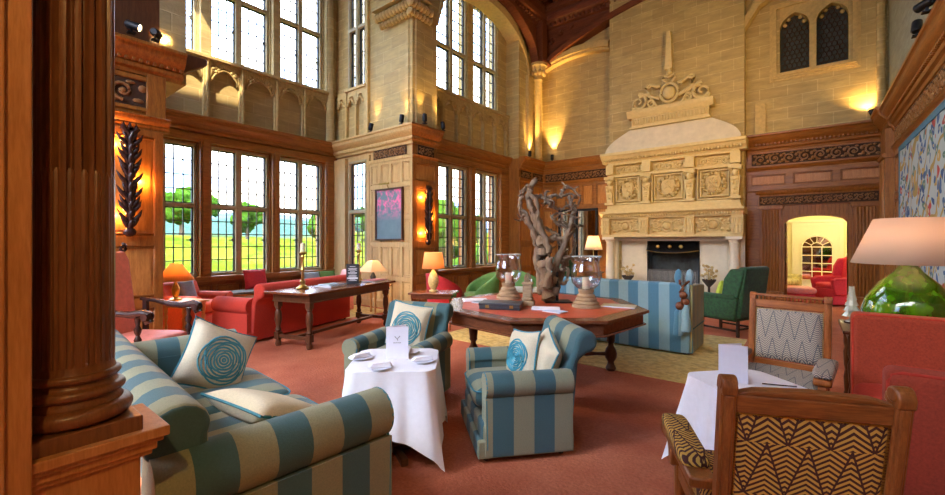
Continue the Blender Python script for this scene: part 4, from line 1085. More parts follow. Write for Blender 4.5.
oak_chair((-.17, 4.06, 0), facing(-.10, -.995), 'carved oak armchair with grey zigzag back and beaded rail, facing us beside the red sofa', 'chevron_grey', True)

# ================================================================== red sofa on the right
o = thing('high_armed_sofa', (.78, 3.50, 0), 0, 'red wool sofa with tall square arms against the right wall, behind the gold zigzag chair', 'sofa')
G().box(-.44, .42, -.84, .84, .06, .30).build('base', 'red_cloth_dull', o, bev=.02)
def slab(x0, x1, y0, y1, z0, z1, nm, par, mat='red_cloth_dull', pip=True):
    g = G().box(x0, x1, y0, y1, z0, z1); a = g.build(nm, mat, par, bev=.035, seg=4, smooth=50); return a
for y0, y1 in ((-.99, -.84), (.84, .99)):
    a = slab(-.52, .42, y0, y1, .06, .95, 'arm', o)
    for y in (y0+.012, y1-.012):
        g = G(); pts = [(-.512, y, .10), (-.512, y, .90), (-.50, y, .93), (-.47, y, .942), (.40, y, .942)]; g.tube(pts, .007, 6); g.build('piping', 'red_cloth', a)
slab(.26, .44, -.85, .85, .06, .95, 'backrest', o)
for i in (-1, 1):
    g = G(); softbox(g, -.12, i*.42, .38, .80, .83, .18, 9, 18); g.build('seat_cushion', 'red_cloth', o, smooth=60)
for sx in (-.42, .36):
    for sy in (-.9, .9): G().lathe([(.025, 0), (.035, .07)], (sx, sy, 0), 8).build('foot', 'ebony', o)

# lamp table, green lamp, crystal, low bench
def table(name, loc, rz, w, d, h, mat, label, cat='side table', leg='turned', group=None, top=.03):
    o = thing(name, loc, rz, label, cat, group)
    g = G(); g.box(-w/2, w/2, -d/2, d/2, h-top, h); g.build('table_top', mat, o, bev=.006, smooth=0)
    G().box(-w/2+.04, w/2-.04, -d/2+.04, d/2-.04, h-top-.07, h-top).build('apron', mat, o, smooth=0)
    for sx in (-1, 1):
        for sy in (-1, 1):
            c = (sx*(w/2-.06), sy*(d/2-.06), 0)
            if leg == 'turned': pf = [(.02, 0), (.03, .03), (.018, .07), (.026, .2), (.016, .27), (.024, .32), (.028, h*.6), (.018, h*.66), (.026, h*.72), (.026, h-top-.02)]
            else: pf = [(.012, 0), (.018, h-top-.02)]
            G().lathe(pf, c, 12).build('leg', mat, o)
    return o
table('lamp_table', (.72, 5.10, 0), 0, .98, .70, .74, 'oak_dark', 'dark table beyond the red sofa carrying the big green lamp')
def lamp(name, loc, label, base, bmat, sz0, sz1, r0, r1, smat, power, col=(1, .62, .30), group=None, n=32, sides=None):
    o = thing(name, loc, 0, label, 'table lamp', group)
    g = G(); g.lathe(base, n=n); g.build('lamp_base', bmat, o, smooth=60)
    G().lathe([(.012, 0), (.012, sz0+.04)], n=8).build('stem', 'brass', o)
    g = G(); k = sides or 36; g.lathe([(r0, sz0), (r1, sz1)], n=k, X=RZ(PI/4) if sides else None)
    m_ = len(g.v); g.f = [f for f in g.f if len(f) == 4 and max(f)-min(f) <= k+k]
    if sides: g.f = [f for f in g.f if not (all(i < k for i in f) or all(i >= k for i in f))]
    sh = g.build('lamp_shade', smat, o, smooth=50 if not sides else 0, solid=.003)
    G().ball((0, 0, (sz0*.6+sz1*.4)), (.03, .03, .045)).build('bulb', 'bulb', o)
    l = bpy.data.lights.new('bulb_light', 'POINT'); l.energy = power; l.color = col; l.shadow_soft_size = .04
    lo = bpy.data.objects.new('bulb_light', l); C.objects.link(lo); lo.parent = o; lo.location = (0, 0, (sz0*.45+sz1*.55))
    return o
emis('bulb', (1, .72, .40), 12)
lamp('table_lamp', (.66, 5.05, .74), 'huge green glass bottle lamp with a wide cream shade, by the tapestry',
     [(.10, 0), (.22, .01), (.285, .08), (.30, .17), (.27, .28), (.18, .41), (.09, .50), (.055, .56), (.05, .62), (.03, .66)], 'green_glass', .57, .95, .37, .22, 'shade_grey', 8, (1, .66, .42))
o = thing('glass_ornament', (.315, 5.25, .74), 0, 'clear textured glass tree ornament left of the green lamp', 'ornament')
g = G()
for k in range(5): g.lathe([(.015, .06+k*.05), (.075-.012*k, .065+k*.05), (.02, .14+k*.05)], n=9)
g.lathe([(.05, 0), (.05, .02), (.015, .04), (.015, .1)], n=12); g.build('glass_tree', 'crystal', o, smooth=0); G().lathe([(.055, 0), (.055, .012)], n=12).build('foot', 'ebony', o)
o = table('low_bench', (.52, 6.7, 0), .1, .34, .75, .46, 'oak_dark', 'low dark bench with a yellow seat pad standing near the doorway', 'bench')
g = G(); softbox(g, 0, 0, .47, .32, .7, .07, 8, 14); g.build('seat_pad', 'yellow_floral', o)
# tapestry hung on the right wall
o = thing('tapestry', (XR, 8.2, 0), 0, 'pale tapestry of curling stems and leaves with a blue border on the right wall', 'tapestry')
g = G()
def tp(u, v): return (-.075-.006*math.sin(u*40), -1.62+3.24*u, .78+2.20*v)
g.surf(tp, 60, 8); g.build('woven_field', 'tapestry', o, smooth=60, solid=.004)
g = G(); X = .0
for (a, b_, c, d) in ((-1.70, 1.70, 2.97, 3.06), (-1.70, 1.70, .70, .79), (-1.70, -1.61, .79, 2.97), (1.61, 1.70, .79, 2.97)): g.box(-.085, -.068, a, b_, c, d)
g.build('border', 'blue_border', o, smooth=0)
g = G(); g.tube([(-.06, -1.75, 3.06), (-.06, 1.75, 3.06)], .012, 8); g.build('rod', 'ebony', o)

# ================================================================== octagonal library table
OC = (-2.45, 4.38, 0); R = 1.17
o = thing('octagonal_table', OC, rad(15), 'large octagonal mahogany table with red leather top in the middle of the room', 'table')
def octo(r): return [(r*math.cos(i*PI/4), r*math.sin(i*PI/4)) for i in range(8)]
g = G(); g.prism(octo(R), .735, .765, 'z'); g.prism(octo(R-.03), .72, .735, 'z'); g.build('table_top', 'mahogany', o, bev=.01, seg=3, smooth=0)
G().prism(octo(R-.18), .765, .7675, 'z').build('leather_top', 'leather_red', o, smooth=0)
g = G(); g.prism(octo(R-.06), .61, .72, 'z'); g.prism(octo(R-.03), .605, .625, 'z'); g.build('apron', 'mahogany', o, bev=.008, smooth=0)
for i in range(4):
    a = rad(20)+i*PI/2; c = (.80*math.cos(a), .80*math.sin(a), 0)
    G().lathe([(.05, 0), (.06, .03), (.04, .07), (.035, .10), (.065, .15), (.07, .20), (.055, .25), (.035, .28), (.03, .31), (.05, .34), (.045, .36), (.055, .45), (.065, .58), (.065, .62)], c, 16).build('leg', 'ebony' if 0 else 'oak_dark', o)
    g = G(); g.tube([(c[0]*t, c[1]*t, .19) for t in (.05, .2, .35, .5, .65, .8, .95)], [.025, .018, .03, .018, .03, .018, .025], 10); g.build('stretcher', 'oak_dark', o)
# things on it
def lantern(loc, label, sc=1):
    o = thing('hurricane_lantern', loc, 0, label, 'lantern', 'glass hurricane lanterns'); o.scale = (sc, sc, sc)
    g = G(); g.lathe([(.155, 0), (.155, .02), (.14, .035), (.145, .05), (.115, .07), (.12, .09), (.095, .11), (.10, .13), (.075, .15), (.085, .18), (.085, .20)], n=28); g.build('turned_base', 'turned_wood', o, smooth=35)
    g = G(); g.lathe([(.06, .20), (.10, .215), (.15, .27), (.165, .34), (.155, .42), (.14, .48), (.142, .53), (.165, .56)], n=36)
    g.f = [f for f in g.f if len(f) == 4]; g.build('glass_shade', 'lantern_glass', o, smooth=80, solid=.003)
    g = G(); g.lathe([(.165+.0, .558), (.170, .562), (.165, .567)], n=36); g.f = [f for f in g.f if len(f) == 4]; g.build('glass_rim', 'crystal', o)
    c = G().lathe([(.04, .20), (.042, .30), (.038, .33), (.0, .325)], n=18).build('candle', 'wax', o); G().tube([(0, 0, .325), (.003, 0, .35)], .002, 4).build('wick', 'ebony', c)
    return o
lantern((-1.93, 4.45, .768), 'glass hurricane lantern with a candle, on the right of the driftwood')
lantern((-2.98, 4.48, .768), 'glass hurricane lantern with a candle, on the left of the driftwood', 1.0)
DW = (-2.36, 4.60, .768)
o = thing('driftwood_sculpture', DW, rad(38), 'tall twisted driftwood sculpture rising from a black stand on the octagonal table', 'sculpture')
G().box(-.16, .16, -.12, .12, 0, .016).build('base_plate', 'black_iron', o, bev=.003, smooth=0)
G().tube([(0, 0, .01), (0, 0, .45)], .018, 10).build('steel_rod', 'black_iron', o)
px = lambda u, v, y=0: ((u-556)*.0119, y, (303-v)*.0119)
def limb(pts, r0, r1, g, wob=.012, n=9):
    P_ = [Vector(px(*p)) for p in pts]; out = []
    for i in range(len(P_)-1):
        a = P_[max(i-1, 0)]; b_ = P_[i]; c = P_[i+1]; d = P_[min(i+2, len(P_)-1)]
        for j in range(5):
            t = j/5; out.append(.5*((2*b_)+(c-a)*t+(2*a-5*b_+4*c-d)*t*t+(3*b_-a-3*c+d)*t**3))
    out.append(P_[-1]); k = len(out)
    out = [p+Vector((random.uniform(-wob, wob), random.uniform(-wob, wob), random.uniform(-wob, wob))) if 0 < i < k-1 else p for i, p in enumerate(out)]
    rs = [(r0+(r1-r0)*i/(k-1))*random.uniform(.82, 1.2) for i in range(k)]; rs[-1] *= .5
    g.tube(out, rs, n)
g = G()
limb([(548, 300, 0), (545, 285, .02), (542, 265, -.02), (541, 248, 0), (539, 232, .03), (533, 215, 0), (527, 200, .02), (530, 188, 0), (535, 178, .02)], .085, .028, g)
limb([(541, 295, .06), (537, 270, .06), (536, 245, .05), (531, 228, .04), (524, 214, .03), (519, 205, .02), (521, 195, 0), (525, 183, .01)], .05, .02, g)
limb([(545, 290, -.07), (547, 262, -.08), (544, 240, -.06), (537, 224, -.05), (535, 205, -.05), (530, 194, -.03), (527, 184, -.04)], .05, .02, g)
limb([(553, 296, .0), (554, 275, .03), (557, 258, .0), (563, 244, -.05), (566, 232, -.06), (571, 220, -.04), (572, 207, 0), (568, 196, .02)], .055, .02, g)
limb([(556, 290, .08), (562, 275, .10), (567, 262, .08), (564, 248, .06), (568, 238, .05), (575, 228, .02)], .045, .016, g)
limb([(541, 246, .0), (549, 240, .05), (556, 238, .03), (563, 241, 0)], .04, .03, g)
limb([(537, 236, .1), (545, 228, .12), (553, 232, .1), (560, 236, .08)], .03, .014, g)
limb([(530, 198, .0), (538, 196, .03), (544, 198, .02), (552, 196, -.02), (560, 197, 0), (568, 193, .0), (576, 197, .0)], .028, .014, g)
limb([(544, 198, .02), (551, 206, .05), (560, 209, .03), (567, 205, .0), (575, 202, .02)], .022, .010, g)
limb([(560, 197, .0), (562, 190, .04), (566, 186, .02), (574, 191, 0), (579, 199, -.02), (576, 207, 0)], .024, .010, g)
limb([(566, 188, .0), (561, 181, .05)], .018, .005, g); limb([(572, 190, .0), (577, 186, -.05)], .014, .005, g)
limb([(519, 205, .02), (522, 216, .06), (527, 224, .06), (534, 232, .05)], .026, .03, g)
limb([(519, 205, .02), (518, 196, 0), (521, 188, -.03)], .02, .008, g)
limb([(560, 262, .0), (570, 257, .06), (575, 247, .05), (574, 240, .02)], .028, .010, g)
limb([(552, 280, .0), (562, 285, .06), (568, 279, .05), (567, 268, .02)], .03, .014, g)
limb([(555, 270, .0), (548, 262, .1), (550, 252, .12), (556, 247, .1)], .024, .012, g)
limb([(566, 232, -.06), (560, 226, -.09), (552, 222, -.1), (548, 214, -.08)], .022, .008, g)
limb([(550, 218, .0), (556, 214, .03), (563, 214, .02), (569, 216, 0)], .016, .008, g)
limb([(544, 296, .09), (550, 288, .12), (556, 280, .1), (561, 270, .08), (569, 272, .05)], .03, .012, g)
for k in range(44):
    u, v = random.choice([(574, 205), (552, 240), (557, 225), (545, 200), (522, 215), (568, 258), (550, 280), (540, 250), (564, 245), (570, 225), (533, 215), (560, 270), (545, 268), (570, 205)]); a = random.uniform(0, 6.28); L = random.uniform(6, 13)
    limb([(u, v, random.uniform(-.05, .05)), (u+L*.5*math.cos(a), v+L*.6*math.sin(a), random.uniform(-.1, .1)), (u+L*math.cos(a+.6), v+L*math.sin(a+.6), random.uniform(-.12, .12))], .018, .005, g, .006, 6)
g.build('driftwood', 'driftwood', o, smooth=70)
o = thing('carved_wood_stump', (-2.48, 4.12, .768), .4, 'squat carved wooden block in front of the driftwood sculpture', 'ornament')
g = G(); g.box(-.075, .075, -.075, .075, 0, .06); g.box(-.06, .06, -.06, .06, .06, .10); g.box(-.052, .052, -.052, .052, .10, .24); g.box(-.062, .062, -.062, .062, .24, .27)
g.build('block', 'turned_wood', o, bev=.012, seg=2, smooth=0)
for k in range(3): g = G(); g.tube([(-.02+.02*k, 0, .26), (-.03+.03*k, .01, .32), (-.02+.018*k, .02, .36+.02*k)], [.02, .015, .006], 7); g.build('root_stub', 'driftwood', o)
o = thing('presentation_box', (-2.62, 3.80, .768), rad(24), 'closed black leather box file lying at the near left of the octagonal table', 'box')
G().box(-.22, .22, -.13, .13, 0, .035).build('box_tray', 'book_black', o, bev=.004, smooth=0); G().box(-.225, .225, -.135, .135, .037, .07).build('box_lid', 'book_black', o, bev=.005, smooth=0)
G().box(-.15, -.11, -.137, -.13, .02, .05).box(.11, .15, -.137, -.13, .02, .05).build('clasp', 'brass', o, smooth=0)
def booklet(loc, rz, w, d, h, mat, label, cat='magazine', group=None):
    o = thing('magazine', loc, rz, label, cat, group)
    G().box(-w/2, w/2, -d/2, d/2, h*.85, h).build('cover', mat, o, smooth=0); G().box(-w/2+.003, w/2-.003, -d/2+.003, d/2-.003, 0, h*.85).build('pages', 'white_paper', o, smooth=0)
    return o
booklet((-2.22, 4.06, .768), .5, .30, .21, .010, 'white_paper', 'open white brochure lying between the carved block and the right lantern')
booklet((-2.05, 3.95, .768), -.1, .22, .16, .008, 'card_blue', 'pale blue leaflet beside the open white brochure')
booklet((-1.66, 4.72, .768), .2, .36, .22, .012, 'linen_cream', 'cream magazine at the right rim of the octagonal table')
booklet((-3.22, 4.10, .768), .8, .30, .22, .012, 'white_paper', 'white magazine at the left rim of the octagonal table')
booklet((-3.0, 4.02, .768), .2, .28, .2, .010, 'book_blue', 'blue-grey magazine next to the black box file')

# ================================================================== rugs
g = G(); g.box(-4.6, -.72, 4.85, 7.6, 0.001, .006); tag(g.build('rug', 'gold_rug', smooth=0), 'worn gold rug running under the octagonal table and blue striped sofa', 'rug')
g = G(); g.box(-8.6, -7.0, 2.0, 6.0, 0.001, .006); tag(g.build('rug', 'gold_rug', smooth=0), 'worn gold rug in the window bay behind the red sofa', 'rug')

# ================================================================== knole sofa
o = thing('knole_sofa', (-2.25, 6.42, 0), 0, 'blue striped high-sided sofa with hanging tassels, its back to us before the fireplace', 'sofa')
w2 = 1.05
G().box(-w2+.05, w2-.05, -.36, .40, .06, .36).build('base', 'knole_x', o, bev=.01)
g = G(); g.prism([(-.40, .03), (-.42, .93), (-.36, .95), (-.28, .93), (-.24, .30), (-.24, .05)], -w2, w2, 'x'); g.build('backrest', 'knole_x', o, bev=.012)
for s_ in (-1, 1):
    g = G(); x0, x1 = s_*(w2-.10), s_*(w2+.03)
    g.prism([(-.36, .03), (.36, .03), (.42, .88), (-.38, .93)], min(x0, x1), max(x0, x1), 'x'); a = g.build('arm', 'knole_y', o, bev=.02, seg=3)
    G().tube([(s_*(w2+.035), -.36, .36), (s_*(w2+.035), .38, .36)], .008, 5).build('piping', 'teal_piping', a)
    for (x, y) in ((s_*(w2-.14), -.36), (s_*(w2-.02), -.28)):
        g = G(); g.lathe([(.02, .90), (.035, .93), (.055, 1.0), (.05, 1.06), (.03, 1.11), (.005, 1.13)], (x, y, 0), 12); g.build('finial', 'knole_x', o)
    g = G(); x = s_*(w2-.08); y = -.47
    g.tube([(x-.05, -.36, 1.0), (x-.02, y, .95), (x+.02, y, .88), (x-.01, y, .80), (x+.02, y, .72)], .016, 7); g.tube([(x+.06, -.30, .98), (x+.02, y, .92), (x-.02, y, .84), (x+.01, y, .78), (x, y, .70)], .016, 7)
    g.ball((x+.02, y, .80), .05, 12, 8); g.ball((x-.02, y-.01, .66), .055, 12, 8); g.ball((x+.05, y, .72), .045, 12, 8); g.build('knotted_cord', 'mahogany', o)
    for (dx, zt, zb) in ((-.04, .62, .28), (.05, .68, .34)):
        g = G(); g.lathe([(.02, zt), (.045, zt-.04), (.05, zt-.10), (.065, zb)], (x+dx, y, 0), 20, flute=10, fd=.008); g.build('tassel', 'knole_x', o)
G().box(-w2+.1, w2-.1, -.28, .40, .36, .48).build('seat_cushion', 'knole_x', o, bev=.04, seg=3)
for sx in (-1, 1):
    for sy in (-.32, .32): G().lathe([(.02, 0), (.03, .06)], (sx*(w2-.08), sy, .012), 8).build('foot', 'ebony', o)

# ================================================================== green wing chair on stretchers
def wing_chair(loc, rz, label, mat, H=1.15, W=.74, cat='armchair', group=None, legs=True, scale=1):
    o = thing('wing_chair', loc, rz, label, cat, group); hw = W/2
    g = G(); g.box(-hw+.04, hw-.04, -.34, .30, .24 if legs else .04, .40); g.build('seat_frame', mat, o, bev=.03, seg=3)
    g = G(); softbox(g, 0, -.05, .45, W-.20, .60, .15, 8, 16); g.build('seat_cushion', mat, o, smooth=60)
    g = G(); g.prism([(.20, .30), (.36, .30), (.46, H-.03), (.43, H), (.36, H), (.32, H-.04)], -hw+.05, hw-.05, 'x'); g.build('backrest', mat, o, bev=.03, seg=3)
    for s_ in (-1, 1):
        x0, x1 = sorted((s_*(hw-.10), s_*hw))
        g = G(); g.prism([(-.32, .26), (.30, .26), (.34, .62), (-.30, .60), (-.36, .63), (-.38, .56)], x0, x1, 'x'); g.prism([(-.34, .58), (-.28, .66), (.3, .66), (.32, .58)], x0-.01, x1+.01, 'x'); g.build('arm', mat, o, bev=.03, seg=3)
        g = G(); g.prism([(.08, .62), (.34, .62), (.44, H-.02), (.22, H-.04), (.12, .9)], x0+.01, x1-.02, 'x'); g.build('wing', mat, o, bev=.025, seg=3)
        if legs:
            for y in (-.30, .30): G().box(s_*(hw-.10)-.02, s_*(hw-.10)+.02, y-.02, y+.02, 0, .26).build('leg', 'ebony', o, bev=.004)
            G().box(s_*(hw-.10)-.012, s_*(hw-.10)+.012, -.28, .28, .08, .11).build('stretcher', 'ebony', o)
    if legs: G().box(-hw+.1, hw-.1, .27, .295, .10, .13).build('stretcher', 'ebony', o)
    return o
wing_chair((-1.02, 8.05, 0), facing(-.92, .40), 'dark green velvet high-backed chair standing right of the fireplace', 'green_velvet', H=1.10)
p = pillow('cushion', .40, .36, .16, 'lime_cloth', (0, 0, 0), (0, 0, 0), 'lime yellow cushion on the green velvet chair', piping=None); place(p, RP(-1.12, 8.10, .52, facing(-.92, .4), rad(-18)))
wing_chair((-4.55, 9.65, 0), facing(.5, .85), 'plain green high-backed chair between the driftwood and the black-framed mirror', 'green_velvet', H=1.10)

# ================================================================== red sofa and long console
RS = facing(-.964, -.264)
seat_furniture('sofa', 2.25, .98, .88, .66, 1.75, ('red_cloth', 'red_cloth'), (-6.93, 3.74, 0), RS, 'long crimson sofa facing the bay window, its back against the console table', 'sofa', ncush=2, piping=None, roll=.12)
p = pillow('cushion', .50, .42, .16, 'crimson', (0, 0, 0), (0, 0, 0), 'deep red cushion propped on the window seat at the left of the bay', piping=None, group='window seat cushions'); place(p, RP(-9.02, 4.10, .50, facing(.95, .1), rad(-14)))
for (x, y, mt, lb) in ((-8.98, 5.35, 'linen_grey', 'slate grey cushion on the window seat, left of the olive one'), (-9.0, 5.78, 'green_cloth', 'olive cushion on the window seat nearest the bay corner')):
    p = pillow('cushion', .46, .34, .16, mt, (0, 0, 0), (0, 0, 0), lb, piping=None, group='window seat cushions'); place(p, RP(x, y, .48, facing(.95, -.1), rad(-30)))
c0 = Vector((-5.92, 3.96, 0)); RC = math.atan2(1.96, -.55)
o = thing('console_table', c0, RC, 'long dark oak console table with turned legs behind the crimson sofa', 'table')
L_, D_ = 2.10, .82
G().box(-L_/2, L_/2, -D_/2, D_/2, .755, .79).build('table_top', 'mahogany', o, bev=.008, seg=2, smooth=0)
G().box(-L_/2+.09, L_/2-.09, -D_/2+.07, D_/2-.07, .64, .755).box(-L_/2+.08, L_/2-.08, -D_/2+.06, D_/2-.06, .64, .655).build('apron', 'oak_dark', o, bev=.004, smooth=0)
for sx in (-1, 1):
    for sy in (-1, 1):
        c = (sx*(L_/2-.14), sy*(D_/2-.12), 0); g = G(); g.box(c[0]-.04, c[0]+.04, c[1]-.04, c[1]+.04, .56, .65); g.box(c[0]-.04, c[0]+.04, c[1]-.04, c[1]+.04, .10, .20)
        g.lathe([(.035, 0), (.045, .03), (.03, .10)], c, 14); g.lathe([(.03, .20), (.045, .23), (.03, .27), (.035, .30), (.05, .38), (.045, .48), (.03, .52), (.042, .54), (.035, .57)], c, 14); g.build('leg', 'oak_dark', o, smooth=40)
    G().box(sx*(L_/2-.14)-.025, sx*(L_/2-.14)+.025, -D_/2+.1, D_/2-.1, .12, .17).build('stretcher', 'oak_dark', o, bev=.004, smooth=0)
G().box(-L_/2+.14, L_/2-.14, -.03, .03, .12, .16).build('stretcher', 'oak_dark', o, bev=.004, smooth=0)
CT = lambda a, b_: (c0 + RZ(RC) @ Vector((a, b_, .792)))
def candlestick(loc, label):
    o = thing('candlestick', loc, 0, label, 'candlestick', 'brass candlesticks on the console'); o.scale = (1.15, 1.15, 1.35)
    G().lathe([(.075, 0), (.08, .012), (.05, .03), (.03, .045), (.028, .06), (.04, .08), (.02, .10), (.016, .18), (.03, .21), (.016, .24), (.014, .32), (.024, .35), (.015, .37), (.05, .39), (.05, .40), (.02, .41)], n=20).build('stem', 'brass', o)
    G().lathe([(.03, .40), (.031, .50), (.0, .50)], n=14).build('candle', 'wax', o); return o
candlestick(CT(-.62, .12), 'brass candlestick with a cream candle at the left end of the console'); candlestick(CT(.66, .10), 'brass candlestick with a cream candle at the right end of the console')
o = thing('menu_stand', CT(.22, -.12), facing(.75, -.66), 'black framed drinks list standing upright on the console table', 'menu stand')
G().box(-.10, .10, -.012, .012, 0, .33).build('board', 'book_black', o, bev=.004, smooth=0); G().box(-.12, .12, -.04, .04, 0, .012).build('foot', 'book_black', o, smooth=0)
g = G()
for j, (z, w) in enumerate(((.285, .09), (.255, .14), (.24, .12), (.225, .14), (.20, .08), (.185, .14), (.17, .13), (.145, .10), (.13, .14), (.115, .12), (.10, .14), (.07, .09), (.055, .13))): g.box(-w/2, w/2, -.0145, -.012, z, z+.007)
g.box(-.085, .085, -.0138, -.0125, .085, .11); g.build('printed_list', 'white_paper', o, smooth=0)
p_ = CT(-.15, .0); booklet(tuple(p_), RC+.1, .42, .30, .022, 'book_blue', 'large grey-blue book lying on the console by the drinks list', 'book')
p_ = CT(-.12, .02); p_.z += .022; booklet(tuple(p_), RC-.1, .32, .24, .012, 'linen_grey', 'grey magazine stacked on the grey-blue book on the console')
p_ = CT(.80, -.14); booklet(tuple(p_), RC+.05, .42, .28, .025, 'book_red', 'pinkish red book lying at the right end of the console', 'book')

# window seat: a radiator casing under a cushion
o = thing('window_seat', (-9.04, 3.95, 0), 0, 'cream grilled radiator casing with a padded top running under the bay windows', 'window seat')
G().box(-.24, .24, -2.0, 2.0, .40, .44).build('seat_board', 'oak', o, bev=.006, smooth=0)
g = G(); g.box(-.23, .22, -1.98, 1.98, .0, .06); g.box(-.23, .22, -1.98, 1.98, .34, .40)
for i in range(54): y = -1.98+i*.0733; g.box(.19, .22, y, y+.035, .06, .34)
g.build('radiator_grille', 'radiator', o, smooth=0); g = G(); softbox(g, 0, 0, .465, .46, 3.95, .06, 12, 20); g.build('seat_pad', 'linen_grey', o)

# armchairs in the bay
seat_furniture('armchair', .86, .84, .80, .60, .54, ('orange_red', 'orange_red'), (-8.25, 2.72, 0), facing(.85, .5), 'orange-red armchair in the left corner of the window bay', 'armchair', piping=None)
p = pillow('cushion', .40, .38, .15, 'linen_grey', (0, 0, 0), (0, 0, 0), 'blue-grey cushion in the orange-red armchair of the bay', piping=None); place(p, RP(-8.40, 2.66, .46, facing(.8, .5), rad(-16)))
seat_furniture('armchair', .84, .84, .86, .62, .54, ('pink_leather', 'pink_leather'), (-8.1, 5.35, 0), facing(-.2, -.97), 'pink armchair beyond the right end of the crimson sofa, by the return window', 'armchair', piping=None)
# throne-like pink chair with barley-twist arms
o = thing('highback_chair', (-5.58, 1.32, 0), facing(.83, .55), 'high-backed pink leather chair with dark barley-twist arms beside the fluted column', 'armchair')
g = G(); softbox(g, 0, -.02, .44, .62, .62, .14, 8, 16); g.build('seat', 'pink_leather', o, smooth=60)
G().box(-.31, .31, -.30, .28, .33, .38).build('seat_frame', 'ebony', o, bev=.006, smooth=0)
out = [(-.29, .42), (.29, .42), (.29, 1.30), (.24, 1.40), (.16, 1.38), (.08, 1.44), (0, 1.46), (-.08, 1.44), (-.16, 1.38), (-.24, 1.40), (-.29, 1.30)]
g = G(); g.prism(out, -.045, .045, 'y', TR(0, .32, 0) @ TR(0, 0, .4) @ RX(rad(-8)) @ TR(0, 0, -.4)); g.build('backrest', 'pink_leather', o, bev=.03, seg=3)
g = G(); g.tube(spiral((.25, 1.42), .05, 1.3, -1, PI/2, .455, 16), .016, 6); g.tube(spiral((-.25, 1.42), .05, 1.3, 1, PI/2, .455, 16), .016, 6); g.build('crest_scroll', 'ebony', o)
for s_ in (-1, 1):
    x = s_*.33
    g = G(); g.tube([(x, .30, .84), (x, .12, .82), (x, -.05, .78), (x, -.20, .77), (x, -.34, .79), (x, -.40, .77), (x, -.41, .72), (x, -.37, .70), (x, -.35, .73)], [.022, .026, .03, .034, .04, .042, .034, .026, .018], 12)
    for k in range(4): g.lathe([(.036, 0), (.042, .01), (.036, .02)], (0, 0, 0), 12, TR(x-.045+k*.024, -.38, .755) @ RY(PI/2))
    g.build('arm', 'ebony', o)
    g = G(); pf = [(.03, 0), (.036, .03), (.022, .06)]
    for k in range(6): z = .10+k*.10; pf += [(.03, z), (.034, z+.025), (.016, z+.065)]
    pf += [(.03, .74)]; g.lathe(pf, (x, -.28, 0), 12); g.build('twist_support', 'ebony', o)
    G().box(x-.022, x+.022, .22, .27, 0, .84).build('rear_leg', 'ebony', o, bev=.004)
    G().tube([(x, -.28, .12), (x, .24, .12)], .018, 8).build('stretcher', 'ebony', o)
# small tables and lamps round the room
table('gilt_table', (-7.42, 2.30, 0), .3, .52, .42, .60, 'gilt_wood', 'gilt wooden side table carrying the orange-shaded lamp in the left of the bay')
lamp('table_lamp', (-7.55, 2.22, .60), 'table lamp with a glowing orange coolie shade at the left of the bay', [(.08, 0), (.085, .02), (.03, .04), (.05, .12), (.055, .18), (.02, .26), (.012, .30)], 'brass', .30, .56, .25, .07, 'shade_orange', 26, (1, .5, .16))
table('gilt_table', (-6.98, 5.50, 0), .2, .55, .50, .60, 'gilt_wood', 'gilt wooden side table below the painting, carrying the pyramid-shaded lamp')
lamp('table_lamp', (-6.98, 5.50, .60), 'table lamp with a cream pyramid shade under the painting', [(.09, 0), (.09, .02), (.02, .03), (.045, .10), (.06, .17), (.02, .26), (.012, .30)], 'iron_base', .28, .50, .30, .10, 'shade_cream', 16, (1, .72, .42), sides=4)
table('side_table', (-5.10, 5.34, 0), .5, .78, .55, .62, 'mahogany', 'dark side table with the drum-shaded lamp, in front of the pier', leg='plain')
lamp('table_lamp', (-5.14, 5.36, .62), 'table lamp with an egg-shaped gold base and glowing peach drum shade', [(.07, 0), (.075, .02), (.04, .035), (.07, .08), (.095, .16), (.09, .23), (.06, .31), (.025, .36), (.012, .39)], 'ceramic_gold', .40, .68, .20, .155, 'shade_orange', 30, (1, .55, .22))
table('side_table', (-4.58, 11.05, 0), 0, .45, .40, .66, 'oak_dark', 'dark side table left of the fireplace under the white-shaded lamp')
lamp('table_lamp', (-4.58, 11.05, .66), 'table lamp with a glowing white shade just left of the fireplace', [(.08, 0), (.085, .02), (.03, .04), (.045, .10), (.02, .20), (.03, .28), (.012, .42), (.012, .58)], 'brass', .60, .98, .24, .14, 'shade_white', 40, (1, .62, .28))
# tub chairs beyond the octagonal table
def tub_chair(loc, rz, mat, label, group=None):
    o = thing('tub_chair', loc, rz, label, 'armchair', group)
    def f(u, v):
        a = rad(-35)+rad(250)*u; hh = .42+.36*math.sin(max(0, min(1, u))*PI)**.8
        return (.36*math.cos(a)*(1+.12*v), .34*math.sin(a)*(1+.12*v), .12+(hh-.04)*v)
    g = G(); g.surf(f, 34, 8); g.build('curved_back', mat, o, solid=.07, bev=0, smooth=60)
    g = G(); g.lathe([(.31, .10), (.33, .14), (.33, .30), (.30, .34)], n=24); g.build('base', mat, o, smooth=50)
    g = G(); softbox(g, 0, -.02, .40, .60, .60, .14, 3, 14); g.build('seat_cushion', mat, o, smooth=60)
    for k in range(4): G().lathe([(.015, 0), (.025, .12)], (.22*math.cos(PI/4+k*PI/2), .22*math.sin(PI/4+k*PI/2), 0), 8).build('foot', 'ebony', o)
    return o
tc = tub_chair((-5.18, 6.78, 0), rad(-35), 'green_cloth', 'grass green tub chair to the left of the small white card table', 'green tub chairs')
dup(tc, (-4.85, 8.15, 0), rad(150), 'grass green tub chair half hidden behind the left lantern')
tub_chair((-5.72, 6.30, 0), rad(160), 'crimson', 'dark red rounded chair behind the egg-based lamp')
table('side_table', (-4.50, 7.48, 0), .5, .8, .5, .54, 'radiator', 'pale low table between the two green tub chairs', leg='plain')
menu((-4.52, 7.42, .542), rad(35), .18, .14, 'small pale blue menu card on the low table between the green tub chairs', False)

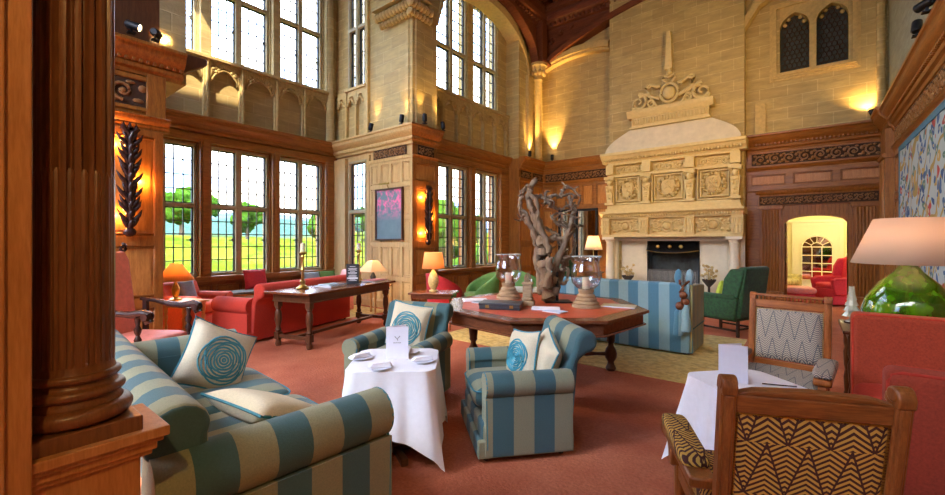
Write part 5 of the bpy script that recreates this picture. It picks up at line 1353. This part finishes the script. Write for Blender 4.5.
# ================================================================== walls: carvings, painting, mirror
def torch(M, c, label):
    o = thing('carved_feather_sconce', (0, 0, 0), 0, label, 'wall carving', 'dark carved feather sconces')
    u, z0, z1 = c; h = z1-z0; g = G(M)
    g.prism([(u-.035, z0+.1), (u+.035, z0+.1), (u+.045, z1-.15), (u-.045, z1-.15)], .06, .12, 'y'); g.ball((u, .10, z0+.05), (.07, .05, .06), 9, 6)
    for i in range(19):
        z = z0+.10+(h-.32)*i/18; k = .8+.35*math.sin(i*2.3)
        for s_ in (-1, 1):
            g.tube([(u+s_*.01, .10, z), (u+s_*.05*k, .125, z+.05), (u+s_*.085*k, .125, z+.10), (u+s_*.115*k, .11, z+.17)], [.018, .028, .022, .003], 6)
        g.tube([(u, .12, z), (u, .15, z+.05), (u+.02*(-1)**i, .15, z+.14)], [.022, .026, .003], 6)
    for s_ in (-1, 0, 1): g.tube([(u, .1, z1-.15), (u+s_*.07, .13, z1-.05), (u+s_*.06, .11, z1+.02)], [.04, .035, .006], 6)
    g.build('carved_feathers', 'ebony', o, smooth=60)
    for z, sd in ((z0+.25, -1), (z0+h*.5, 1), (z1-.25, -1)):
        l = bpy.data.lights.new('hidden_lamp', 'POINT'); l.energy = 12.0; l.color = (1, .36, .07); l.shadow_soft_size = .03
        lo = bpy.data.objects.new('hidden_lamp', l); C.objects.link(lo); lo.parent = o; lo.location = M(u, .04, z) if M else (u, .04, z)
        lo.location = M(u+sd*.12, .07, z)
    G(M).box(u-.02, u+.02, .0, .07, z0+.3, z1-.3).build('back_plate', 'black_iron', o, smooth=0)
    return o
torch(MX(X1), (1.42, 1.56, 2.92), 'dark carved feather sconce glowing orange, on the pier beside the fluted column')
torch(MX(X1), (6.58, 1.42, 2.70), 'dark carved feather sconce glowing orange, round the corner from the painting')
o = thing('painting', (-7.24, Y1, 0), 0, 'framed painting of pink blooms on a slate ground on the pale oak pier', 'painting')
G(FM).box(-.43, .43, .04, .06, 1.54, 2.64).build('canvas', 'painting', o, smooth=0)
g = G(FM); mould_frame(g, -.42, .42, 1.55, 2.63, .035, .09, .035); g.build('frame', 'oak_dark', o, bev=.006, smooth=0)
g = G(FM); g.tube([(0, .06, 2.66), (0, .12, 2.74), (0, .2, 2.76)], .008, 6); g.lathe([(.022, 0), (.022, .3)], (0, 0, 0), 10, TR(-.15, .2, 2.75) @ RY(PI/2)); g.build('picture_light', 'brass', o)
o = thing('framed_mirror', (-5.35, YB-.05, 0), 0, 'large black-framed mirror behind the driftwood, left of the fireplace', 'mirror')
G(FM).box(-.58, .58, .0, .02, .95, 2.40).build('mirror_glass', 'mirror', o, smooth=0)
g = G(FM); mould_frame(g, -.55, .55, .98, 2.38, 0, .06, .07); g.box(-.05, .02, .0, .045, .98, 2.38); g.build('frame', 'black_iron', o, bev=.012, smooth=0)

# spotlights on the cornices: fitting + its own warm spot
def spot(p, aim, label, e=60, ang=60, col=(1, .62, .20)):
    o = thing('spotlight', p, 0, label, 'spotlight', 'black cornice spotlights')
    d = Vector(aim)-Vector(p); q = d.to_track_quat('-Z', 'Y').to_matrix().to_4x4()
    g = G(); g.lathe([(.035, .06), (.05, .04), (.05, -.10), (.04, -.10), (.04, -.02), (.0, -.02)], n=14, X=q); g.build('can', 'black_iron', o)
    G().box(-.012, .012, -.012, .012, -.09, 0).box(-.04, .04, -.04, .04, -.10, -.085).build('bracket', 'black_iron', o, smooth=0)
    g = G(); g.lathe([(.038, -.085), (.0, -.085)], n=14, X=q); g.build('lens', 'spot_lens', o)
    l = bpy.data.lights.new('spot_light', 'SPOT'); l.energy = e; l.color = col; l.spot_size = rad(ang); l.spot_blend = .8; l.shadow_soft_size = .03
    lo = bpy.data.objects.new('spot_light', l); C.objects.link(lo); lo.parent = o; lo.rotation_euler = q.to_euler(); lo.location = d.normalized()*.12
    return o
emis('spot_lens', (1, .75, .40), 25)
spot((-7.75, Y1-.16, 4.06), (-7.6, Y1+.05, 5.6), 'black spotlight on the pier cornice, at the left end above the painting', 25)
spot((-6.72, Y1-.16, 4.06), (-6.7, Y1+.05, 5.5), 'black spotlight on the pier cornice, at the corner above the painting', 20)
spot((X1+.22, 6.35, 4.08), (X1, 6.5, 5.6), 'black spotlight on the pier cornice just round the corner from the painting', 30)
spot((X1+.22, 6.92, 4.04), (X1-.2, 7.1, 5.5), 'black spotlight over the edge of the second window recess', 30)
spot((X1+.16, 10.75, 4.04), (X1, 11.3, 6.4), 'black spotlight on the cornice left of the back corner of the hall', 160)
spot((X1+.42, YB-.16, 4.04), (X1+.35, YB+.1, 6.5), 'black spotlight in the back corner of the hall below the roof bracket', 300)
spot((1.02, YB-.2, 4.04), (.75, YB+.2, 4.9), 'black spotlight on the cornice above the doorway, in the right corner', 55, 100)
spot((XR-.24, 7.30, 4.06), (XR, 8.2, 5.6), 'black spotlight on the right wall cornice above the tapestry', 15)
spot((XR-.26, 6.6, 4.06), (-2.7, 11.5, 3.6), 'added black spotlight on the right wall cornice, warm fill for the fireplace', 120, 75)  # extra lamp, added for warm glow on the fireplace
spot((XR-.26, 5.6, 4.06), (-4.2, 11.5, 5.2), 'added black spotlight on the right wall cornice, warm fill for the upper stone wall', 380, 80)  # extra lamp, added for warm glow on the back wall stone
spot((XR-.26, -.9, 3.6), (-1.6, .1, 1.5), 'added unseen spotlight on the right wall behind the camera, brightening the fluted column', 110, 60)  # extra lamp out of view, added to brighten the column
spot((X1+.18, 1.42, 4.10), (-.2, 9.0, 1.2), 'left of the two bright spotlights on the entrance pier cornice', 500, 80)
spot((X1+.18, 1.66, 4.10), (-8.9, 3.3, 4.4), 'right of the two bright spotlights on the entrance pier cornice', 120)

# ================================================================== next room furnishings
wing_chair((.56, 13.1, 0), facing(-.85, -.5), 'red wing armchair seen through the doorway', 'crimson', H=1.12, W=.80, legs=False)
o = thing('footstool', (-.25, 12.75, 0), .3, 'red upholstered footstool seen through the doorway', 'footstool'); g = G(); softbox(g, 0, 0, .33, .75, .50, .18, 8, 14); g.build('cushion_top', 'pink_leather', o)
G().box(-.34, .34, -.22, .22, .06, .27).build('base', 'crimson', o, bev=.02)
seat_furniture('sofa', 1.5, .85, .80, .58, 1.1, ('yellow_floral', 'yellow_floral'), (-.72, 14.25, 0), facing(.9, -.3), 'yellow floral sofa at the left side of the room through the doorway', 'sofa', piping=None, ncush=2)
lamp('table_lamp', (.98, 14.6, .70), 'lamp with a pale yellow shade in the room beyond the doorway', [(.08, 0), (.03, .04), (.06, .14), (.02, .26), (.012, .3)], 'brass', .32, .66, .26, .14, 'shade_white', 22, (1, .85, .5))
table('side_table', (.98, 14.6, 0), 0, .45, .45, .70, 'oak_dark', 'dark side table under the lamp in the room beyond the doorway')
o = thing('unseen_ceiling_lamp', (.35, 13.6, 2.55), 0, 'unseen brass ceiling lamp lighting the cream room beyond the doorway', 'ceiling lamp')
G().lathe([(.02, .20), (.02, .05), (.15, .02), (.16, 0)], n=16).build('shade', 'brass', o); G().ball((0, 0, 0), .05).build('bulb', 'bulb', o)
l = bpy.data.lights.new('ceiling_light', 'POINT'); l.energy = 60; l.color = (1, .86, .50); l.shadow_soft_size = .15; lo = bpy.data.objects.new('ceiling_light', l); C.objects.link(lo); lo.parent = o; lo.location = (0, 0, -.15)  # unseen source above the door opening that lights the next room

# ================================================================== outside
def hill(x, y):
    d = max(0, -x-10); base = -1.6+d*.060+1.2*math.sin(d*.05+y*.03)*min(1, d/30)+.0
    return base+noise.noise(Vector((x*.03, y*.03, 0)))*1.5*min(1, d/20)
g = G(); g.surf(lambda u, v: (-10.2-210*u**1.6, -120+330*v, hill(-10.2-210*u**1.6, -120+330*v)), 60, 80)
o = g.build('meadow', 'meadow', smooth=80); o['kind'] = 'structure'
g = G(); g.surf(lambda u, v: (-225-60*u, -300+700*v, -5+(22+noise.noise(Vector((0, v*9, 0)))*5)*math.sin(u*PI/2+.12)), 12, 80)
o = g.build('far_hills', 'hazy_far_wood', smooth=80); o['kind'] = 'structure'
def tree(loc, r, h, label):
    o = thing('tree', loc, random.random()*6, label, 'tree', 'trees in the valley outside the windows')
    G().lathe([(r*.12, -.5), (r*.07, h*.6)], n=8).build('trunk', 'bark', o)
    g = G()
    for k in range(26):
        v = Vector((random.gauss(0, 1), random.gauss(0, 1), random.gauss(0, 1))).normalized()*r*.62*random.uniform(.3, 1); q = r*random.uniform(.30, .50)
        g.ball((v.x, v.y, h+v.z*.9), (q, q, q*.8), 9, 6)
    c = g.build('crown', 'leaves', o, smooth=80)
    t = bpy.data.textures.get('lf') or bpy.data.textures.new('lf', 'CLOUDS'); t.noise_scale = .5
    s_ = c.modifiers.new('sub', 'SUBSURF'); s_.levels = 1; s_.render_levels = 1; d = c.modifiers.new('d', 'DISPLACE'); d.texture = t; d.strength = r*.5; return o
for i, (x, y, r, h, lb) in enumerate(((-17, 15.2, 2.0, 1.6, 'leafy tree close outside the right-hand pair of recess windows'), (-15, 18.6, 1.7, 1.0, 'bushy tree close outside, left of the big tree by the recess windows'), (-20, 22, 3.0, 2.6, 'broad tree behind the bushy one outside the recess windows'), (-46, 14, 2.2, 3, 'round tree on the slope seen at the left of the first bay window'), (-60, 26, 2.8, 3.6, 'round tree on the slope seen low in the second bay window'), (-70, 44, 3.2, 4.2, 'wide tree on the slope seen in the third bay window'), (-42, 26, 1.6, 1.8, 'small shrub-like tree halfway up the meadow'), (-90, 30, 4, 5.5, 'large distant tree below the blue wooded ridge'), (-84, 62, 4, 5, 'distant tree at the right of the bay window view'))):
    tree((x, y, hill(x, y)), r, h, lb)

# ================================================================== light, sky, camera
w = bpy.data.worlds.new('World'); S.world = w; w.use_nodes = True; n = w.node_tree; n.nodes.clear()
out = n.nodes.new('ShaderNodeOutputWorld'); bg = n.nodes.new('ShaderNodeBackground'); n.links.new(bg.outputs[0], out.inputs[0])
tc_ = n.nodes.new('ShaderNodeTexCoord'); mp = n.nodes.new('ShaderNodeMapping'); mp.inputs['Scale'].default_value = (1, 1, 2.2); n.links.new(tc_.outputs['Generated'], mp.inputs[0])
f = contrast(n, noisef(n, mp.outputs[0], 3.2, 5, .55), .46, .58)
n.links.new(mixc(n, f, (.40, .60, 1.0), (1.0, .96, .86)), bg.inputs[0]); zz = mth(n, 'MAXIMUM', sepxyz(n, tc_.outputs['Generated'])[2], 0.0); n.links.new(mth(n, 'ADD', mth(n, 'MULTIPLY', zz, 24.0), 3.0), bg.inputs[1])
sun = bpy.data.lights.new('sun', 'SUN'); sun.energy = 14; sun.angle = rad(.6); sun.color = (1, .82, .52)
so = bpy.data.objects.new('sun', sun); C.objects.link(so); so.rotation_euler = Vector((-.36, .50, -.80)).to_track_quat('-Z', 'Y').to_euler()
cd = bpy.data.cameras.new('camera'); co = bpy.data.objects.new('camera', cd); C.objects.link(co); S.camera = co
co.location = (0, 0, 1.5); co.rotation_euler = (PI/2, 0, rad(38.5))
cd.sensor_width = 36; cd.lens = 422/945*36; cd.shift_y = -(247.5-241)/945; cd.clip_start = .05; cd.clip_end = 800
S.view_settings.view_transform = 'Standard'; S.view_settings.look = 'None'; S.view_settings.gamma = 1; S.view_settings.use_curve_mapping = False
S.view_settings.exposure = 0.62
